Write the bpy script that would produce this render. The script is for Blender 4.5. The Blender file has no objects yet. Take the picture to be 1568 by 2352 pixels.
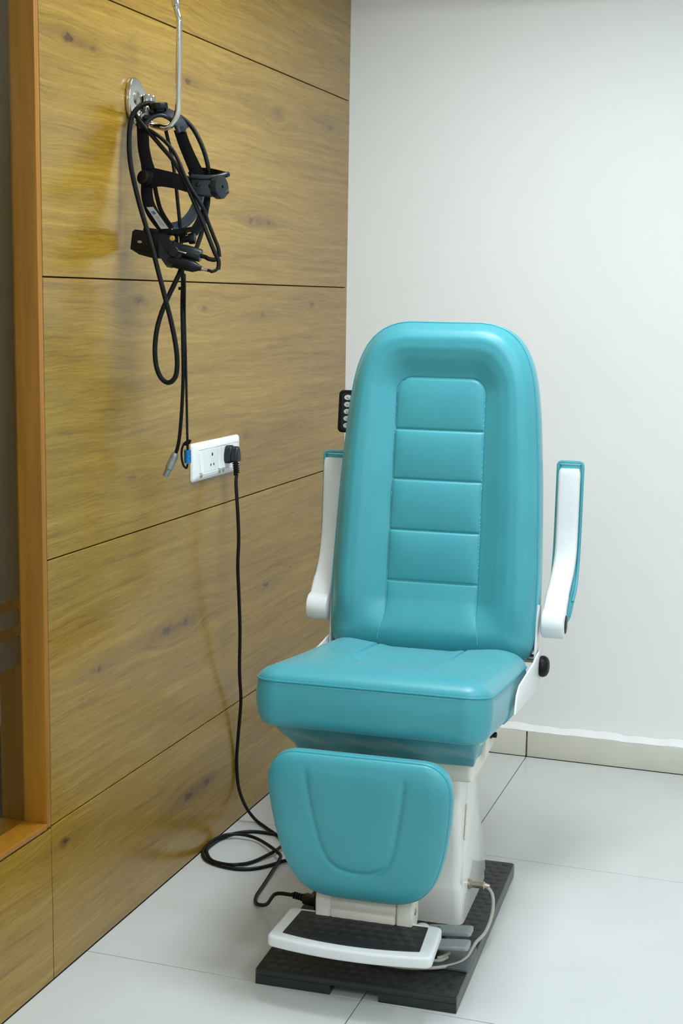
import bpy, bmesh, math, random
from mathutils import Vector, Matrix
import numpy as np

random.seed(4)
SC = bpy.context.scene
COL = SC.collection
PI = math.pi

# ------------------------------------------------------------------ camera
CAM_M = ((0.946219138, -0.061825789, 0.317564033),
         (0.323194560, 0.136189284, -0.936481583),
         (0.014649894, 0.988751764, 0.148846665))
CAM_P = Vector((1.537525815, -4.51927722, 1.5))
FPX = 3267.0
cd = bpy.data.cameras.new('camera')
cd.sensor_fit = 'VERTICAL'; cd.sensor_height = 36.0; cd.sensor_width = 24.0
cd.lens = FPX / 2352.0 * 36.0
cd.clip_start = 0.05; cd.clip_end = 60
cam = bpy.data.objects.new('camera', cd); COL.objects.link(cam)
_m = Matrix(CAM_M).to_4x4(); _m.translation = CAM_P
cam.matrix_world = _m
SC.camera = cam

# ------------------------------------------------------------------ world / exposure
w = bpy.data.worlds.new('world'); SC.world = w; w.use_nodes = True
w.node_tree.nodes['Background'].inputs[0].default_value = (0.80, 0.88, 0.92, 1)
w.node_tree.nodes['Background'].inputs[1].default_value = 0.05
SC.view_settings.view_transform = 'Standard'
SC.view_settings.look = 'None'
SC.view_settings.gamma = 1.0
SC.view_settings.use_curve_mapping = False
SC.view_settings.exposure = -0.05
# ceiling panels of the room: (x, y, strength, beam spread in degrees)
LIGHT_PANELS = [(0.87, -1.4, 25.0, 160), (2.6, -1.6, 9.0, 168), (0.95, -3.3, 1.0, 180), (2.3, -3.2, 19.0, 180), (1.7, -4.8, 26.0, 180)]
LIGHT_COL = (0.93, 1.0, 1.08)
CEIL_Z = 2.78

# ------------------------------------------------------------------ helpers
_R = Matrix(CAM_M)
def ray(u, v):
    return _R @ Vector(((u - 784) / FPX, -(v - 1176) / FPX, -1.0))
def pw(u, v, ax, val):
    """room point seen at (u,v) on the room plane axis = val"""
    d = ray(u, v); t = (val - CAM_P[ax]) / d[ax]
    return CAM_P + d * t

def tag(o, label=None, cat=None, group=None, kind=None):
    if label: o['label'] = label
    if cat: o['category'] = cat
    if group: o['group'] = group
    if kind: o['kind'] = kind
    return o
def empty(name, loc=(0, 0, 0), rz=0.0, mat=None):
    o = bpy.data.objects.new(name, None); COL.objects.link(o)
    o.empty_display_size = .05
    o.location = loc; o.rotation_euler = (0, 0, rz)
    return o
def obj(name, bm, mat, parent=None, smooth=True, ang=35, label=None):
    me = bpy.data.meshes.new(name)
    bmesh.ops.recalc_face_normals(bm, faces=bm.faces)
    bm.to_mesh(me); bm.free()
    if smooth:
        for p in me.polygons: p.use_smooth = True
        me.set_sharp_from_angle(angle=math.radians(ang))
    if mat is not None: me.materials.append(mat)
    o = bpy.data.objects.new(name, me); COL.objects.link(o)
    if parent is not None: o.parent = parent
    if label: o['label'] = label
    return o
def B(): return bmesh.new()

def box(bm, lo, hi, bev=0.0, seg=2, fr=None):
    """box between two corners, optional bevel; fr maps points"""
    lo, hi = Vector(lo), Vector(hi)
    t = bmesh.new()
    vs = [t.verts.new((x, y, z)) for x in (lo.x, hi.x) for y in (lo.y, hi.y) for z in (lo.z, hi.z)]
    for f in ((0, 1, 3, 2), (4, 6, 7, 5), (0, 4, 5, 1), (2, 3, 7, 6), (0, 2, 6, 4), (1, 5, 7, 3)):
        t.faces.new([vs[i] for i in f])
    bmesh.ops.recalc_face_normals(t, faces=t.faces)
    if bev > 0:
        bmesh.ops.bevel(t, geom=t.edges[:], offset=bev, segments=seg, profile=.5, affect='EDGES')
    merge(bm, t, fr)
def merge(bm, t, fr=None):
    m = {}
    for v in t.verts:
        m[v] = bm.verts.new(fr(v.co) if fr else v.co)
    for f in t.faces:
        try: bm.faces.new([m[v] for v in f.verts])
        except ValueError: pass
    t.free()
def prism(bm, poly, h0, h1, bev=0.0, seg=2, fr=None):
    """poly: list of (a,b) ; extruded along c from h0 to h1 ; fr maps Vector(a,b,c)"""
    t = bmesh.new()
    lo = [t.verts.new((a, b, h0)) for a, b in poly]
    hi = [t.verts.new((a, b, h1)) for a, b in poly]
    n = len(poly)
    t.faces.new(lo[::-1]); t.faces.new(hi)
    for i in range(n):
        t.faces.new([lo[i], lo[(i + 1) % n], hi[(i + 1) % n], hi[i]])
    bmesh.ops.recalc_face_normals(t, faces=t.faces)
    if bev > 0:
        es = [e for e in t.edges if (e.verts[0].co.z == e.verts[1].co.z)]
        bmesh.ops.bevel(t, geom=es, offset=bev, segments=seg, profile=.5, affect='EDGES')
    merge(bm, t, fr)
def rrect(w, h, r, n=6, cx=0, cy=0):
    out = []
    for (sx, sy, a0) in ((1, 1, 0), (-1, 1, 90), (-1, -1, 180), (1, -1, 270)):
        for i in range(n + 1):
            a = math.radians(a0 + 90 * i / n)
            out.append((cx + sx * (w / 2 - r) + r * math.cos(a), cy + sy * (h / 2 - r) + r * math.sin(a)))
    return out
def circ(r, n=24, cx=0, cy=0, ry=None):
    ry = ry or r
    return [(cx + r * math.cos(2 * PI * i / n), cy + ry * math.sin(2 * PI * i / n)) for i in range(n)]
def basis(axis, ref=Vector((0, 0, 1))):
    a = Vector(axis).normalized()
    if abs(a.dot(ref)) > .95: ref = Vector((1, 0, 0))
    x = ref.cross(a).normalized(); y = a.cross(x)
    return x, y, a
def lathe(bm, p, axis, prof, n=24, ref=Vector((0, 0, 1)), wob=None):
    """prof: (r, h) pairs along axis from p"""
    x, y, a = basis(axis, ref); p = Vector(p)
    rings = []
    for r, h in prof:
        if r < 1e-6: rings.append([bm.verts.new(p + a * h)]); continue
        ring = []
        for i in range(n):
            th = 2 * PI * i / n
            rr = r * (wob(i, h) if wob else 1)
            ring.append(bm.verts.new(p + a * h + x * (rr * math.cos(th)) + y * (rr * math.sin(th))))
        rings.append(ring)
    for A, C in zip(rings, rings[1:]):
        for i in range(n):
            j = (i + 1) % n
            if len(A) == 1 and len(C) == 1: continue
            if len(A) == 1: bm.faces.new([A[0], C[i], C[j]])
            elif len(C) == 1: bm.faces.new([A[i], C[0], A[j]])
            else: bm.faces.new([A[i], C[i], C[j], A[j]])
    if len(rings[0]) > 1: bm.faces.new(rings[0][::-1])
    if len(rings[-1]) > 1: bm.faces.new(rings[-1])
def cyl(bm, p, q, r, n=20, bev=0.0):
    p, q = Vector(p), Vector(q); L = (q - p).length; b = min(bev, L / 2, r * .9)
    prof = [(r, 0), (r, L)] if b <= 0 else [(r - b, 0), (r - b * .3, b * .3), (r, b), (r, L - b), (r - b * .3, L - b * .3), (r - b, L)]
    lathe(bm, p, q - p, prof, n)
def spline(pts, sub=8, closed=False):
    P = [Vector(p) for p in pts]; n = len(P); out = []
    rng = n if closed else n - 1
    for i in range(rng):
        if closed: a, b, c, d = P[(i - 1) % n], P[i], P[(i + 1) % n], P[(i + 2) % n]
        else:
            b, c = P[i], P[i + 1]
            a = P[i - 1] if i > 0 else b * 2 - c
            d = P[i + 2] if i + 2 < n else c * 2 - b
        for k in range(sub):
            t = k / sub
            out.append(.5 * ((2 * b) + (c - a) * t + (2 * a - 5 * b + 4 * c - d) * t * t + (3 * b - a - 3 * c + d) * t ** 3))
    if not closed: out.append(P[-1].copy())
    return out
def sweep(bm, path, sect, up=None, closed=False, cap=True, scale=None):
    """sect: list of (a,b) offsets; a along side, b along up. up = fixed reference or None (parallel transport)"""
    n = len(path); rings = []; prev = None
    for i in range(n):
        if closed: tg = path[(i + 1) % n] - path[i - 1]
        else: tg = path[min(i + 1, n - 1)] - path[max(i - 1, 0)]
        tg.normalize()
        if up is not None:
            u0 = up[i] if isinstance(up, list) else Vector(up)
            s = tg.cross(u0).normalized(); u = s.cross(tg)
        else:
            if prev is None:
                s, u, _ = basis(tg)
            else:
                s = (prev - tg * prev.dot(tg)).normalized(); u = tg.cross(s)
            prev = s
        k = scale[i] if scale else 1.0
        rings.append([bm.verts.new(path[i] + s * (a * k) + u * (b * k)) for a, b in sect])
    m = len(sect)
    for i in range(n if closed else n - 1):
        A, C = rings[i], rings[(i + 1) % n]
        for j in range(m):
            bm.faces.new([A[j], A[(j + 1) % m], C[(j + 1) % m], C[j]])
    if cap and not closed:
        bm.faces.new(rings[0][::-1]); bm.faces.new(rings[-1])
def tube(bm, pts, r, n=10, sub=8, closed=False):
    sweep(bm, spline(pts, sub, closed), circ(r, n), closed=closed)
def dashes(bm, path, step=.0042, ln=.0026, w=.0007, nrm=Vector((0, -1, 0))):
    """row of little thread stitches along a polyline"""
    L = 0.0; nxt = 0.0
    for a, b in zip(path, path[1:]):
        d = (b - a); l = d.length
        if l < 1e-9: continue
        d = d / l; s = d.cross(nrm).normalized()
        while nxt < L + l:
            p = a + d * (nxt - L); q = p + d * ln
            vs = [bm.verts.new(x) for x in (p - s * w, p + s * w, q + s * w, q - s * w)]
            tv = [bm.verts.new(x.co + nrm * w) for x in vs]
            bm.faces.new(tv)
            for i in range(4): bm.faces.new([vs[i], vs[(i + 1) % 4], tv[(i + 1) % 4], tv[i]])
            nxt += step
        L += l

# ------------------------------------------------------------------ materials
def srgb(r, g, b):
    f = lambda c: (c / 255) / 12.92 if c / 255 <= .04045 else ((c / 255 + .055) / 1.055) ** 2.4
    return (f(r), f(g), f(b), 1)
class N:
    def __init__(s, name):
        s.m = bpy.data.materials.new(name); s.m.use_nodes = True
        s.t = s.m.node_tree; s.p = s.t.nodes['Principled BSDF']
    def n(s, typ, **kw):
        x = s.t.nodes.new(typ)
        for k, v in kw.items(): setattr(x, k, v)
        return x
    def l(s, a, b): s.t.links.new(a, b)
    def val(s, x, sock):
        if hasattr(x, 'is_output') or isinstance(x, bpy.types.NodeSocket): s.l(x, sock)
        else: sock.default_value = x
    def math(s, op, a, b=0.0, c=None):
        x = s.n('ShaderNodeMath', operation=op)
        s.val(a, x.inputs[0]); s.val(b, x.inputs[1])
        if c is not None: s.val(c, x.inputs[2])
        return x.outputs[0]
    def noise(s, vec, scale, detail=4, rough=.5, dist=0.0):
        x = s.n('ShaderNodeTexNoise'); x.inputs['Scale'].default_value = scale
        x.inputs['Detail'].default_value = detail; x.inputs['Roughness'].default_value = rough
        x.inputs['Distortion'].default_value = dist
        if vec is not None: s.l(vec, x.inputs['Vector'])
        return x.outputs['Fac']
    def ramp(s, fac, stops):
        x = s.n('ShaderNodeValToRGB'); s.l(fac, x.inputs[0]); e = x.color_ramp.elements
        while len(e) < len(stops): e.new(.5)
        for i, (p, c) in enumerate(stops): e[i].position = p; e[i].color = c
        return x.outputs[0]
    def mix(s, fac, a, b, mode='MIX'):
        x = s.n('ShaderNodeMix', data_type='RGBA', blend_type=mode)
        s.val(fac, x.inputs[0]); s.val(a, x.inputs[6]); s.val(b, x.inputs[7]); return x.outputs[2]
    def bump(s, h, strength=.2, dist=.001):
        x = s.n('ShaderNodeBump'); x.inputs['Strength'].default_value = strength; x.inputs['Distance'].default_value = dist
        s.l(h, x.inputs['Height']); s.l(x.outputs[0], s.p.inputs['Normal'])
    def set(s, **kw):
        for k, v in kw.items():
            s.val(v, s.p.inputs[k.replace('_', ' ')])
        return s
    def co(s): return s.n('ShaderNodeTexCoord').outputs['Object']
def plain(name, col, rough=.5, metal=0.0, noise_s=40.0, var=.06, bump=0.0, bs=200.0, coat=0.0, spec=.5):
    a = N(name); co = a.co()
    f = a.noise(co, noise_s, 3)
    dark = tuple(c * (1 - var) for c in col[:3]) + (1,); lite = tuple(min(1, c * (1 + var)) for c in col[:3]) + (1,)
    a.set(Base_Color=a.ramp(f, [(.3, dark), (.7, lite)]), Roughness=rough, Metallic=metal, Coat_Weight=coat, Specular_IOR_Level=spec)
    if bump > 0: a.bump(a.noise(co, bs, 2), bump, .0006)
    return a.m

def teal_mat():
    a = N('teal_vinyl'); co = a.co()
    f = a.noise(co, 9, 3)
    c = a.ramp(f, [(.3, srgb(66, 156, 167)), (.7, srgb(69, 161, 171))])
    sp = a.n('ShaderNodeTexVoronoi'); sp.inputs['Scale'].default_value = 420; a.l(co, sp.inputs['Vector'])
    n2 = a.noise(co, 160, 3, .6)
    h = a.math('ADD', a.math('MULTIPLY', sp.outputs['Distance'], .6), n2)
    a.set(Base_Color=c, Roughness=.40, Specular_IOR_Level=.5, Sheen_Weight=.22, Sheen_Roughness=.35)
    a.bump(h, .10, .0006)
    return a.m
def wood_mat(knots):
    a = N('oak_laminate'); co = a.co()
    sep = a.n('ShaderNodeSeparateXYZ'); a.l(co, sep.inputs[0])
    y, z = sep.outputs[1], sep.outputs[2]
    zz = z; dark = None
    cmk = a.n('ShaderNodeCombineXYZ'); a.l(a.math('MULTIPLY', y, 30.0), cmk.inputs[1]); a.l(a.math('MULTIPLY', z, 90.0), cmk.inputs[2])
    jy = a.math('MULTIPLY', a.math('SUBTRACT', a.noise(cmk.outputs[0], 1.0, 3, .6), .5), .050)
    cmk2 = a.n('ShaderNodeCombineXYZ'); cmk2.inputs[0].default_value = 5.0; a.l(a.math('MULTIPLY', y, 40.0), cmk2.inputs[1]); a.l(a.math('MULTIPLY', z, 70.0), cmk2.inputs[2])
    jz = a.math('MULTIPLY', a.math('SUBTRACT', a.noise(cmk2.outputs[0], 1.0, 3, .6), .5), .030)
    for (ky, kz, s, dk) in knots:
        dy = a.math('SUBTRACT', y, ky); dz = a.math('SUBTRACT', z, kz)
        # wide halo for the flow of the grain
        r2 = a.math('ADD', a.math('POWER', a.math('MULTIPLY', dy, 1 / (.105 * s)), 2.0), a.math('POWER', a.math('MULTIPLY', dz, 1 / (.034 * s)), 2.0))
        g = a.math('EXPONENT', a.math('MULTIPLY', r2, -1.0))
        zz = a.math('ADD', zz, a.math('MULTIPLY', a.math('MULTIPLY', dz, g), -.88))
        r3 = a.math('ADD', a.math('POWER', a.math('MULTIPLY', a.math('ADD', dy, jy), 1 / (.017 * s)), 2.0), a.math('POWER', a.math('MULTIPLY', a.math('ADD', dz, jz), 1 / (.0085 * s)), 2.0))
        k = a.math('MULTIPLY', a.math('EXPONENT', a.math('MULTIPLY', r3, -1.0)), dk)
        r4 = a.math('ADD', a.math('POWER', a.math('MULTIPLY', dy, 1 / (.20 * s)), 2.0), a.math('POWER', a.math('MULTIPLY', dz, 1 / (.013 * s)), 2.0))
        k = a.math('ADD', k, a.math('MULTIPLY', a.math('EXPONENT', a.math('MULTIPLY', r4, -1.0)), .26 * dk))
        k = a.math('ADD', k, a.math('MULTIPLY', g, .15 * dk))
        dark = k if dark is None else a.math('ADD', dark, k)
    # slow waviness of the grain
    cmb0 = a.n('ShaderNodeCombineXYZ'); a.l(a.math('MULTIPLY', y, 1.7), cmb0.inputs[1]); a.l(a.math('MULTIPLY', z, 3.0), cmb0.inputs[2])
    wv = a.math('MULTIPLY', a.math('SUBTRACT', a.noise(cmb0.outputs[0], 1.0, 3, .5), .5), .05)
    zz = a.math('ADD', zz, wv)
    def vec(sy, sz, off=0.0):
        c = a.n('ShaderNodeCombineXYZ'); c.inputs[0].default_value = off
        a.l(a.math('MULTIPLY', y, sy), c.inputs[1]); a.l(a.math('MULTIPLY', zz, sz), c.inputs[2]); return c.outputs[0]
    broad = a.noise(vec(.8, 11, 3.1), 1.0, 4, .55)
    mid = a.noise(vec(2.2, 75, 7.7), 1.0, 4, .6)
    fine = a.noise(vec(8, 300, 1.3), 1.0, 3, .6)
    pore = a.noise(vec(30, 700, 5.3), 1.0, 2, .6)
    f = a.math('ADD', a.math('ADD', a.math('MULTIPLY', broad, .30), a.math('MULTIPLY', mid, .38)), a.math('MULTIPLY', fine, .32))
    c = a.ramp(f, [(.33, srgb(113, 80, 17)), (.44, srgb(141, 108, 30)), (.54, srgb(156, 122, 40)), (.68, srgb(177, 146, 62))])
    pr = a.ramp(pore, [(.32, (.70, .64, .55, 1)), (.48, (1, 1, 1, 1))])
    c = a.mix(.7, c, pr, 'MULTIPLY')
    kn = a.noise(vec(9, 60, 2.2), 1.0, 4, .7)
    kf = a.math('MULTIPLY', dark, a.math('ADD', a.math('MULTIPLY', kn, 1.4), .25))
    x = a.n('ShaderNodeClamp'); a.l(kf, x.inputs[0])
    c = a.mix(x.outputs[0], c, srgb(80, 54, 16))
    a.set(Base_Color=c, Roughness=.22, Specular_IOR_Level=.68, Coat_Weight=.10, Coat_Roughness=.16)
    a.bump(a.math('ADD', fine, pore), .18, .0004)
    return a.m
def frame_wood():
    a = N('orange_frame_wood'); co = a.co()
    mp = a.n('ShaderNodeMapping'); a.l(co, mp.inputs[0]); mp.inputs['Scale'].default_value = (60, 60, 3)
    f = a.noise(mp.outputs[0], 1.0, 4, .6)
    a.set(Base_Color=a.ramp(f, [(.25, srgb(142, 92, 18)), (.75, srgb(170, 116, 30))]), Roughness=.35)
    return a.m
def wall_mat(name, col):
    a = N(name); co = a.co()
    f = a.noise(co, 1.3, 4, .6)
    d = tuple(c * .965 for c in col[:3]) + (1,)
    a.set(Base_Color=a.ramp(f, [(.3, d), (.7, col)]), Roughness=.55, Specular_IOR_Level=.35)
    a.bump(a.noise(co, 9, 4, .6), .10, .004)
    return a.m
def tile_mat():
    a = N('vitrified_tile'); co = a.co()
    f = a.noise(co, 2.0, 5, .6)
    c = a.ramp(f, [(.3, srgb(201, 205, 202)), (.7, srgb(209, 213, 210))])
    sp = a.noise(co, 38, 2, .5)
    c = a.mix(a.ramp(sp, [(.20, (.35, .35, .35, 1)), (.25, (0, 0, 0, 1))]), c, srgb(180, 180, 165))
    a.set(Base_Color=c, Roughness=a.ramp(a.noise(co, 6, 3), [(.3, (.16,) * 3 + (1,)), (.7, (.24,) * 3 + (1,))]), Specular_IOR_Level=.5)
    return a.m
def rubber_mat(name, base=(38, 42, 43)):
    a = N(name); co = a.co()
    f = a.noise(co, 14, 4, .6)
    a.set(Base_Color=a.ramp(f, [(.3, srgb(*base)), (.75, srgb(base[0] + 10, base[1] + 10, base[2] + 9))]), Roughness=.5, Specular_IOR_Level=.4)
    a.bump(a.noise(co, 300, 2), .1, .0004)
    return a.m
def braid_mat():
    a = N('braided_black'); co = a.co()
    v = a.n('ShaderNodeTexVoronoi'); v.inputs['Scale'].default_value = 520; a.l(co, v.inputs['Vector'])
    a.set(Base_Color=a.ramp(v.outputs['Distance'], [(.15, srgb(30, 31, 32)), (.6, srgb(4, 4, 5))]), Roughness=.5, Specular_IOR_Level=.18)
    a.bump(v.outputs['Distance'], .5, .0008)
    return a.m
def emit_mat(name, col, strength):
    a = N(name); co = a.co()
    f = a.noise(co, 3, 1)
    a.set(Base_Color=a.ramp(f, [(0, (.9, .9, .9, 1)), (1, (.92, .92, .92, 1))]), Emission_Color=(*col, 1), Emission_Strength=strength)
    return a.m
def glass_mat(name, col, rough, alpha=1.0):
    a = N(name); co = a.co()
    f = a.noise(co, 5, 2)
    a.set(Base_Color=a.ramp(f, [(0, col), (1, tuple(min(1, c * 1.02) for c in col[:3]) + (1,))]), Roughness=rough, Transmission_Weight=alpha, IOR=1.45)
    return a.m

def kn(u, v, s, d=.75):
    p = pw(u, v, 0, 0.0); return (p.y, p.z, s, d)
KNOTS = [kn(157, 85, 1.0, .8), kn(211, 112, .5, .6), kn(431, 187, .8, .8), kn(640, 262, 1.9, .55), kn(757, 293, .8, .7),
         kn(576, 505, .9, .7), kn(617, 513, .9, .7), kn(320, 690, 1.3, .75), kn(470, 708, 1.2, .55), kn(604, 722, .9, .6),
         kn(716, 700, 1.3, .6), kn(563, 1002, 1.2, .5), kn(690, 980, .8, .5), kn(305, 1095, .9, .55), kn(610, 1342, 1.0, .85),
         kn(667, 1302, .5, .7), kn(382, 1447, 1.2, .85), kn(425, 1430, 1.3, .6), kn(227, 1538, .8, .9), kn(475, 1795, .9, .85),
         kn(432, 1828, 1.3, .75), kn(148, 1935, 1.0, .8)]
M_WOOD = wood_mat(KNOTS)
M_FRAME = frame_wood()
M_TEAL = teal_mat()
M_THREAD = plain('light_teal_thread', srgb(112, 196, 206), .6, var=.04)
M_PIPE = plain('teal_piping', srgb(58, 158, 171), .4, var=.04)
M_WALL = wall_mat('white_wall_paint', srgb(240, 242, 240))
M_CEIL = wall_mat('ceiling_paint', srgb(238, 236, 228))
M_TILE = tile_mat()
M_GROUT = plain('dark_grout', srgb(96, 98, 94), .9)
M_SKIRT = plain('skirting_tile', srgb(216, 214, 200), .3, noise_s=6, var=.05)
M_BACKING = plain('dark_backing', srgb(66, 48, 28), .9)
M_WHITE = plain('white_powder_coat', srgb(228, 231, 230), .38, noise_s=20, var=.02, bump=.05, bs=350)
M_CREAM = plain('cream_plastic', srgb(226, 222, 208), .32, noise_s=6, var=.03)
M_COLUMN = plain('gloss_white_cover', srgb(229, 229, 222), .14, noise_s=5, var=.02)
M_BLACKP = plain('black_plastic', srgb(9, 10, 11), .42, spec=.25, bump=.08, bs=500)
M_DKBLUE = plain('blue_grey_plastic', srgb(22, 30, 35), .36, spec=.4, bump=.05, bs=500)
M_PAD = plain('blue_grey_pad', srgb(62, 78, 88), .4, var=.05, bump=.15, bs=240)
M_BAND = plain('matte_black_band', srgb(4, 4, 4), .55, spec=.12)
M_RUBBER = rubber_mat('black_rubber_mat', (30, 31, 31))
M_RUBBER2 = rubber_mat('black_rubber_stud', (32, 34, 34))
M_EDGE = plain('worn_dark_metal_edge', srgb(96, 98, 92), .38, metal=.5, noise_s=25, var=.2)
M_BASE = plain('black_painted_steel', srgb(36, 40, 41), .4)
M_CHROME = plain('polished_steel', srgb(205, 203, 196), .10, metal=1.0, var=.03)
M_SCREW = plain('brushed_screw_steel', srgb(170, 166, 156), .3, metal=1.0)
M_ALU = plain('grey_cast_aluminium', srgb(158, 166, 166), .38, metal=.35, var=.06)
M_DKALU = plain('dark_grey_cast_metal', srgb(92, 98, 98), .4, metal=.3, var=.08)
M_NICKEL = plain('nickel_connector', srgb(186, 176, 160), .28, metal=.9)
M_BRASS = plain('brass', srgb(196, 150, 84), .35, metal=.8)
M_BRAID = braid_mat()
M_CORD = plain('black_cord', srgb(7, 7, 8), .42, spec=.25)
M_GCORD = plain('grey_cord', srgb(176, 174, 162), .45)
M_PLATE = plain('white_switch_plastic', srgb(238, 241, 239), .22, var=.015)
M_HOLE = plain('socket_hole', srgb(18, 16, 14), .8)
M_PRINT = plain('grey_print', srgb(140, 142, 140), .6)
M_BLUE = plain('blue_anodised', srgb(28, 120, 190), .25, metal=.55)
M_GREYP = plain('grey_metal_connector', srgb(150, 152, 152), .35, metal=.6)
M_STICK = plain('silver_sticker', srgb(150, 148, 132), .4)
M_INK = plain('blue_ink', srgb(50, 56, 140), .5)
M_RED = plain('red_mark', srgb(206, 44, 46), .5)
M_GREEN = plain('green_mark', srgb(20, 112, 84), .5)
M_BUTTON = plain('white_button', srgb(214, 216, 212), .4)
M_GLASS = glass_mat('window_glass', (.80, .86, .80, 1), 0.0)
M_FILM = glass_mat('frosted_film', (.62, .70, .66, 1), .45)
M_BEYOND = wall_mat('beyond_paint', srgb(188, 196, 198))
M_DARKBOX = plain('dark_stand_in', srgb(40, 46, 50), .5)

# ------------------------------------------------------------------ room shell
YB = 0.035            # plane of the painted back wall
XR, YF = 3.3, -6.0    # right wall, wall behind the camera
Y_J = -1.917          # vertical joint between panels and window
def quad_box(name, lo, hi, mat, parent=None, kind='structure', label=None, cat=None, bev=0.0):
    bm = B(); box(bm, lo, hi, bev)
    o = obj(name, bm, mat, parent, smooth=bev > 0)
    if parent is None: tag(o, label, cat, None, kind)
    return o
fl = quad_box('floor', (-2.6, YF - .1, -.08), (XR + .1, YB + .1, -.006), M_GROUT, label='floor of large polished off-white tiles with dark grout lines', cat='floor')
gx = [-.0, .666, 1.551, 2.436, XR]
gy = [0.0, -.8775, -1.77, -2.66, -3.55, -4.44, -5.33, YF]
for i in range(len(gx) - 1):
    for j in range(len(gy) - 1):
        bm = B(); g = .0013
        box(bm, (gx[i] + g, gy[j + 1] + g, -.006), (gx[i + 1] - g, gy[j] - g, 0.0), .0006, 1)
        obj('floor_tile', bm, M_TILE, fl, smooth=False)
wb = quad_box('wall_back', (-.2, YB, -.05), (XR + .1, YB + .12, CEIL_Z + .1), M_WALL, label='plain white painted wall behind the teal chair', cat='wall')
quad_box('wall_right', (XR, YF - .1, -.05), (XR + .12, YB + .1, CEIL_Z + .1), M_WALL, label='white wall on the right outside the picture', cat='wall')
quad_box('wall_front', (-.2, YF - .12, -.05), (XR + .1, YF, CEIL_Z + .1), M_WALL, label='white wall behind the viewer', cat='wall')
quad_box('ceiling', (-2.6, YF - .1, CEIL_Z), (XR + .1, YB + .1, CEIL_Z + .1), M_CEIL, label='white ceiling with square light panels', cat='ceiling')
quad_box('added_shade_soffit', (0, -.31, 2.51), (XR, YB, CEIL_Z), M_CEIL, label='unseen ceiling band added to shade the top of the white wall', cat='ceiling')  # unseen band, added so its edge darkens the top of the wall
# skirting of cut tiles with a smeared mortar ledge
bb = quad_box('baseboard_back', (0, .012, 0), (XR, YB, .080), M_GROUT, label='low beige tile skirting along the white wall', cat='baseboard')
for a, b in ((.0, .663), (.668, 1.551), (1.554, 2.436), (2.439, XR)):
    bm = B(); box(bm, (a, 0, .0015), (b, .013, .0865), .0012, 2)
    obj('skirting_tile', bm, M_SKIRT, bb)
bm = B()
rows = []
NX = 220
for i in range(NX + 1):
    x = XR * i / NX
    wv = .0022 * math.sin(x * 23.0) + .0016 * math.sin(x * 61 + 1) + .0012 * random.uniform(-1, 1)
    prof = [(.0005, .0862), (-.001, .0895 + wv * .4), (.006, .0935 + wv), (.018, .098 + wv), (YB - .001, .103 + wv), (YB - .001, .084)]
    rows.append([bm.verts.new((x, p, q)) for p, q in prof])
for A, C in zip(rows, rows[1:]):
    for j in range(5): bm.faces.new([A[j], A[j + 1], C[j + 1], C[j]])
tag(obj('trim_1', bm, M_WALL, None, ang=60), 'white plaster ledge on top of the beige skirting', 'trim', None, 'structure')

# panelled left wall
wl = quad_box('wall_left', (-.10, Y_J, -.02), (-.013, YB + .05, CEIL_Z + .05), M_BACKING, label='oak panelled wall with dark shadow gaps', cat='wall')
def panel(y0, y1, z0, z1, parent):
    bm = B(); g = .0015
    box(bm, (-.014, y0 + g, z0 + g), (0.0, y1 - g, z1 - g), .0009, 1)
    return obj('wood_panel', bm, M_WOOD, parent, smooth=False)
ZR = [0.0, .354, .941, 1.534, 2.137, CEIL_Z]
for a, b in zip(ZR, ZR[1:]):
    panel(Y_J, YB + .004, a, b, wl)
wl2 = quad_box('wall_left_front', (-.10, YF, -.02), (-.013, Y_J, .350), M_BACKING, label='oak panelled parapet below the window', cat='wall')
panel(-3.9, Y_J, 0.0, .350, wl2)
panel(YF, -3.9, 0.0, .350, wl2)
Y_W0 = -3.9
quad_box('wall_left_window_head', (-.10, YF, 2.45), (0, Y_J, CEIL_Z + .05), M_WALL, label='wall above the window', cat='wall')
quad_box('wall_left_beside_window', (-.10, YF, .35), (0, Y_W0, 2.45), M_WALL, label='wall beside the window near the viewer', cat='wall')

# window: orange timber reveal, pane, frosted film with clear stripes
wn = empty('window_1', (-.06, (Y_J + Y_W0) / 2, .354))
tag(wn, 'tall window with an orange wooden frame at the left edge', 'window', None, 'structure')
def wpart(name, lo, hi, mat, bev=.0012):
    bm = B(); off = Vector(wn.location)
    box(bm, Vector(lo) - off, Vector(hi) - off, bev, 2)
    return obj(name, bm, mat, wn)
XG = -.054
wpart('jamb', (-.115, Y_J - .020, .356), (.001, Y_J - .0025, 2.448), M_FRAME)
wpart('jamb', (-.115, Y_W0 + .002, .356), (.001, Y_W0 + .02, 2.448), M_FRAME)
wpart('sill', (-.115, Y_W0 + .021, .3535), (.001, Y_J - .0205, .3665), M_FRAME, .0015)
wpart('head', (-.115, Y_W0 + .021, 2.425), (.001, Y_J - .0205, 2.448), M_FRAME)
wpart('pane', (XG - .008, Y_W0 + .016, .364), (XG, Y_J - .016, 2.428), M_GLASS, 0)
zf = [(.862, 2.42), (.804, .838), (.716, .778)]
for a, b in zf:
    wpart('frosted_film', (XG - .0096, Y_W0 + .016, a), (XG - .0086, Y_J - .016, b), M_FILM, 0)
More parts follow.
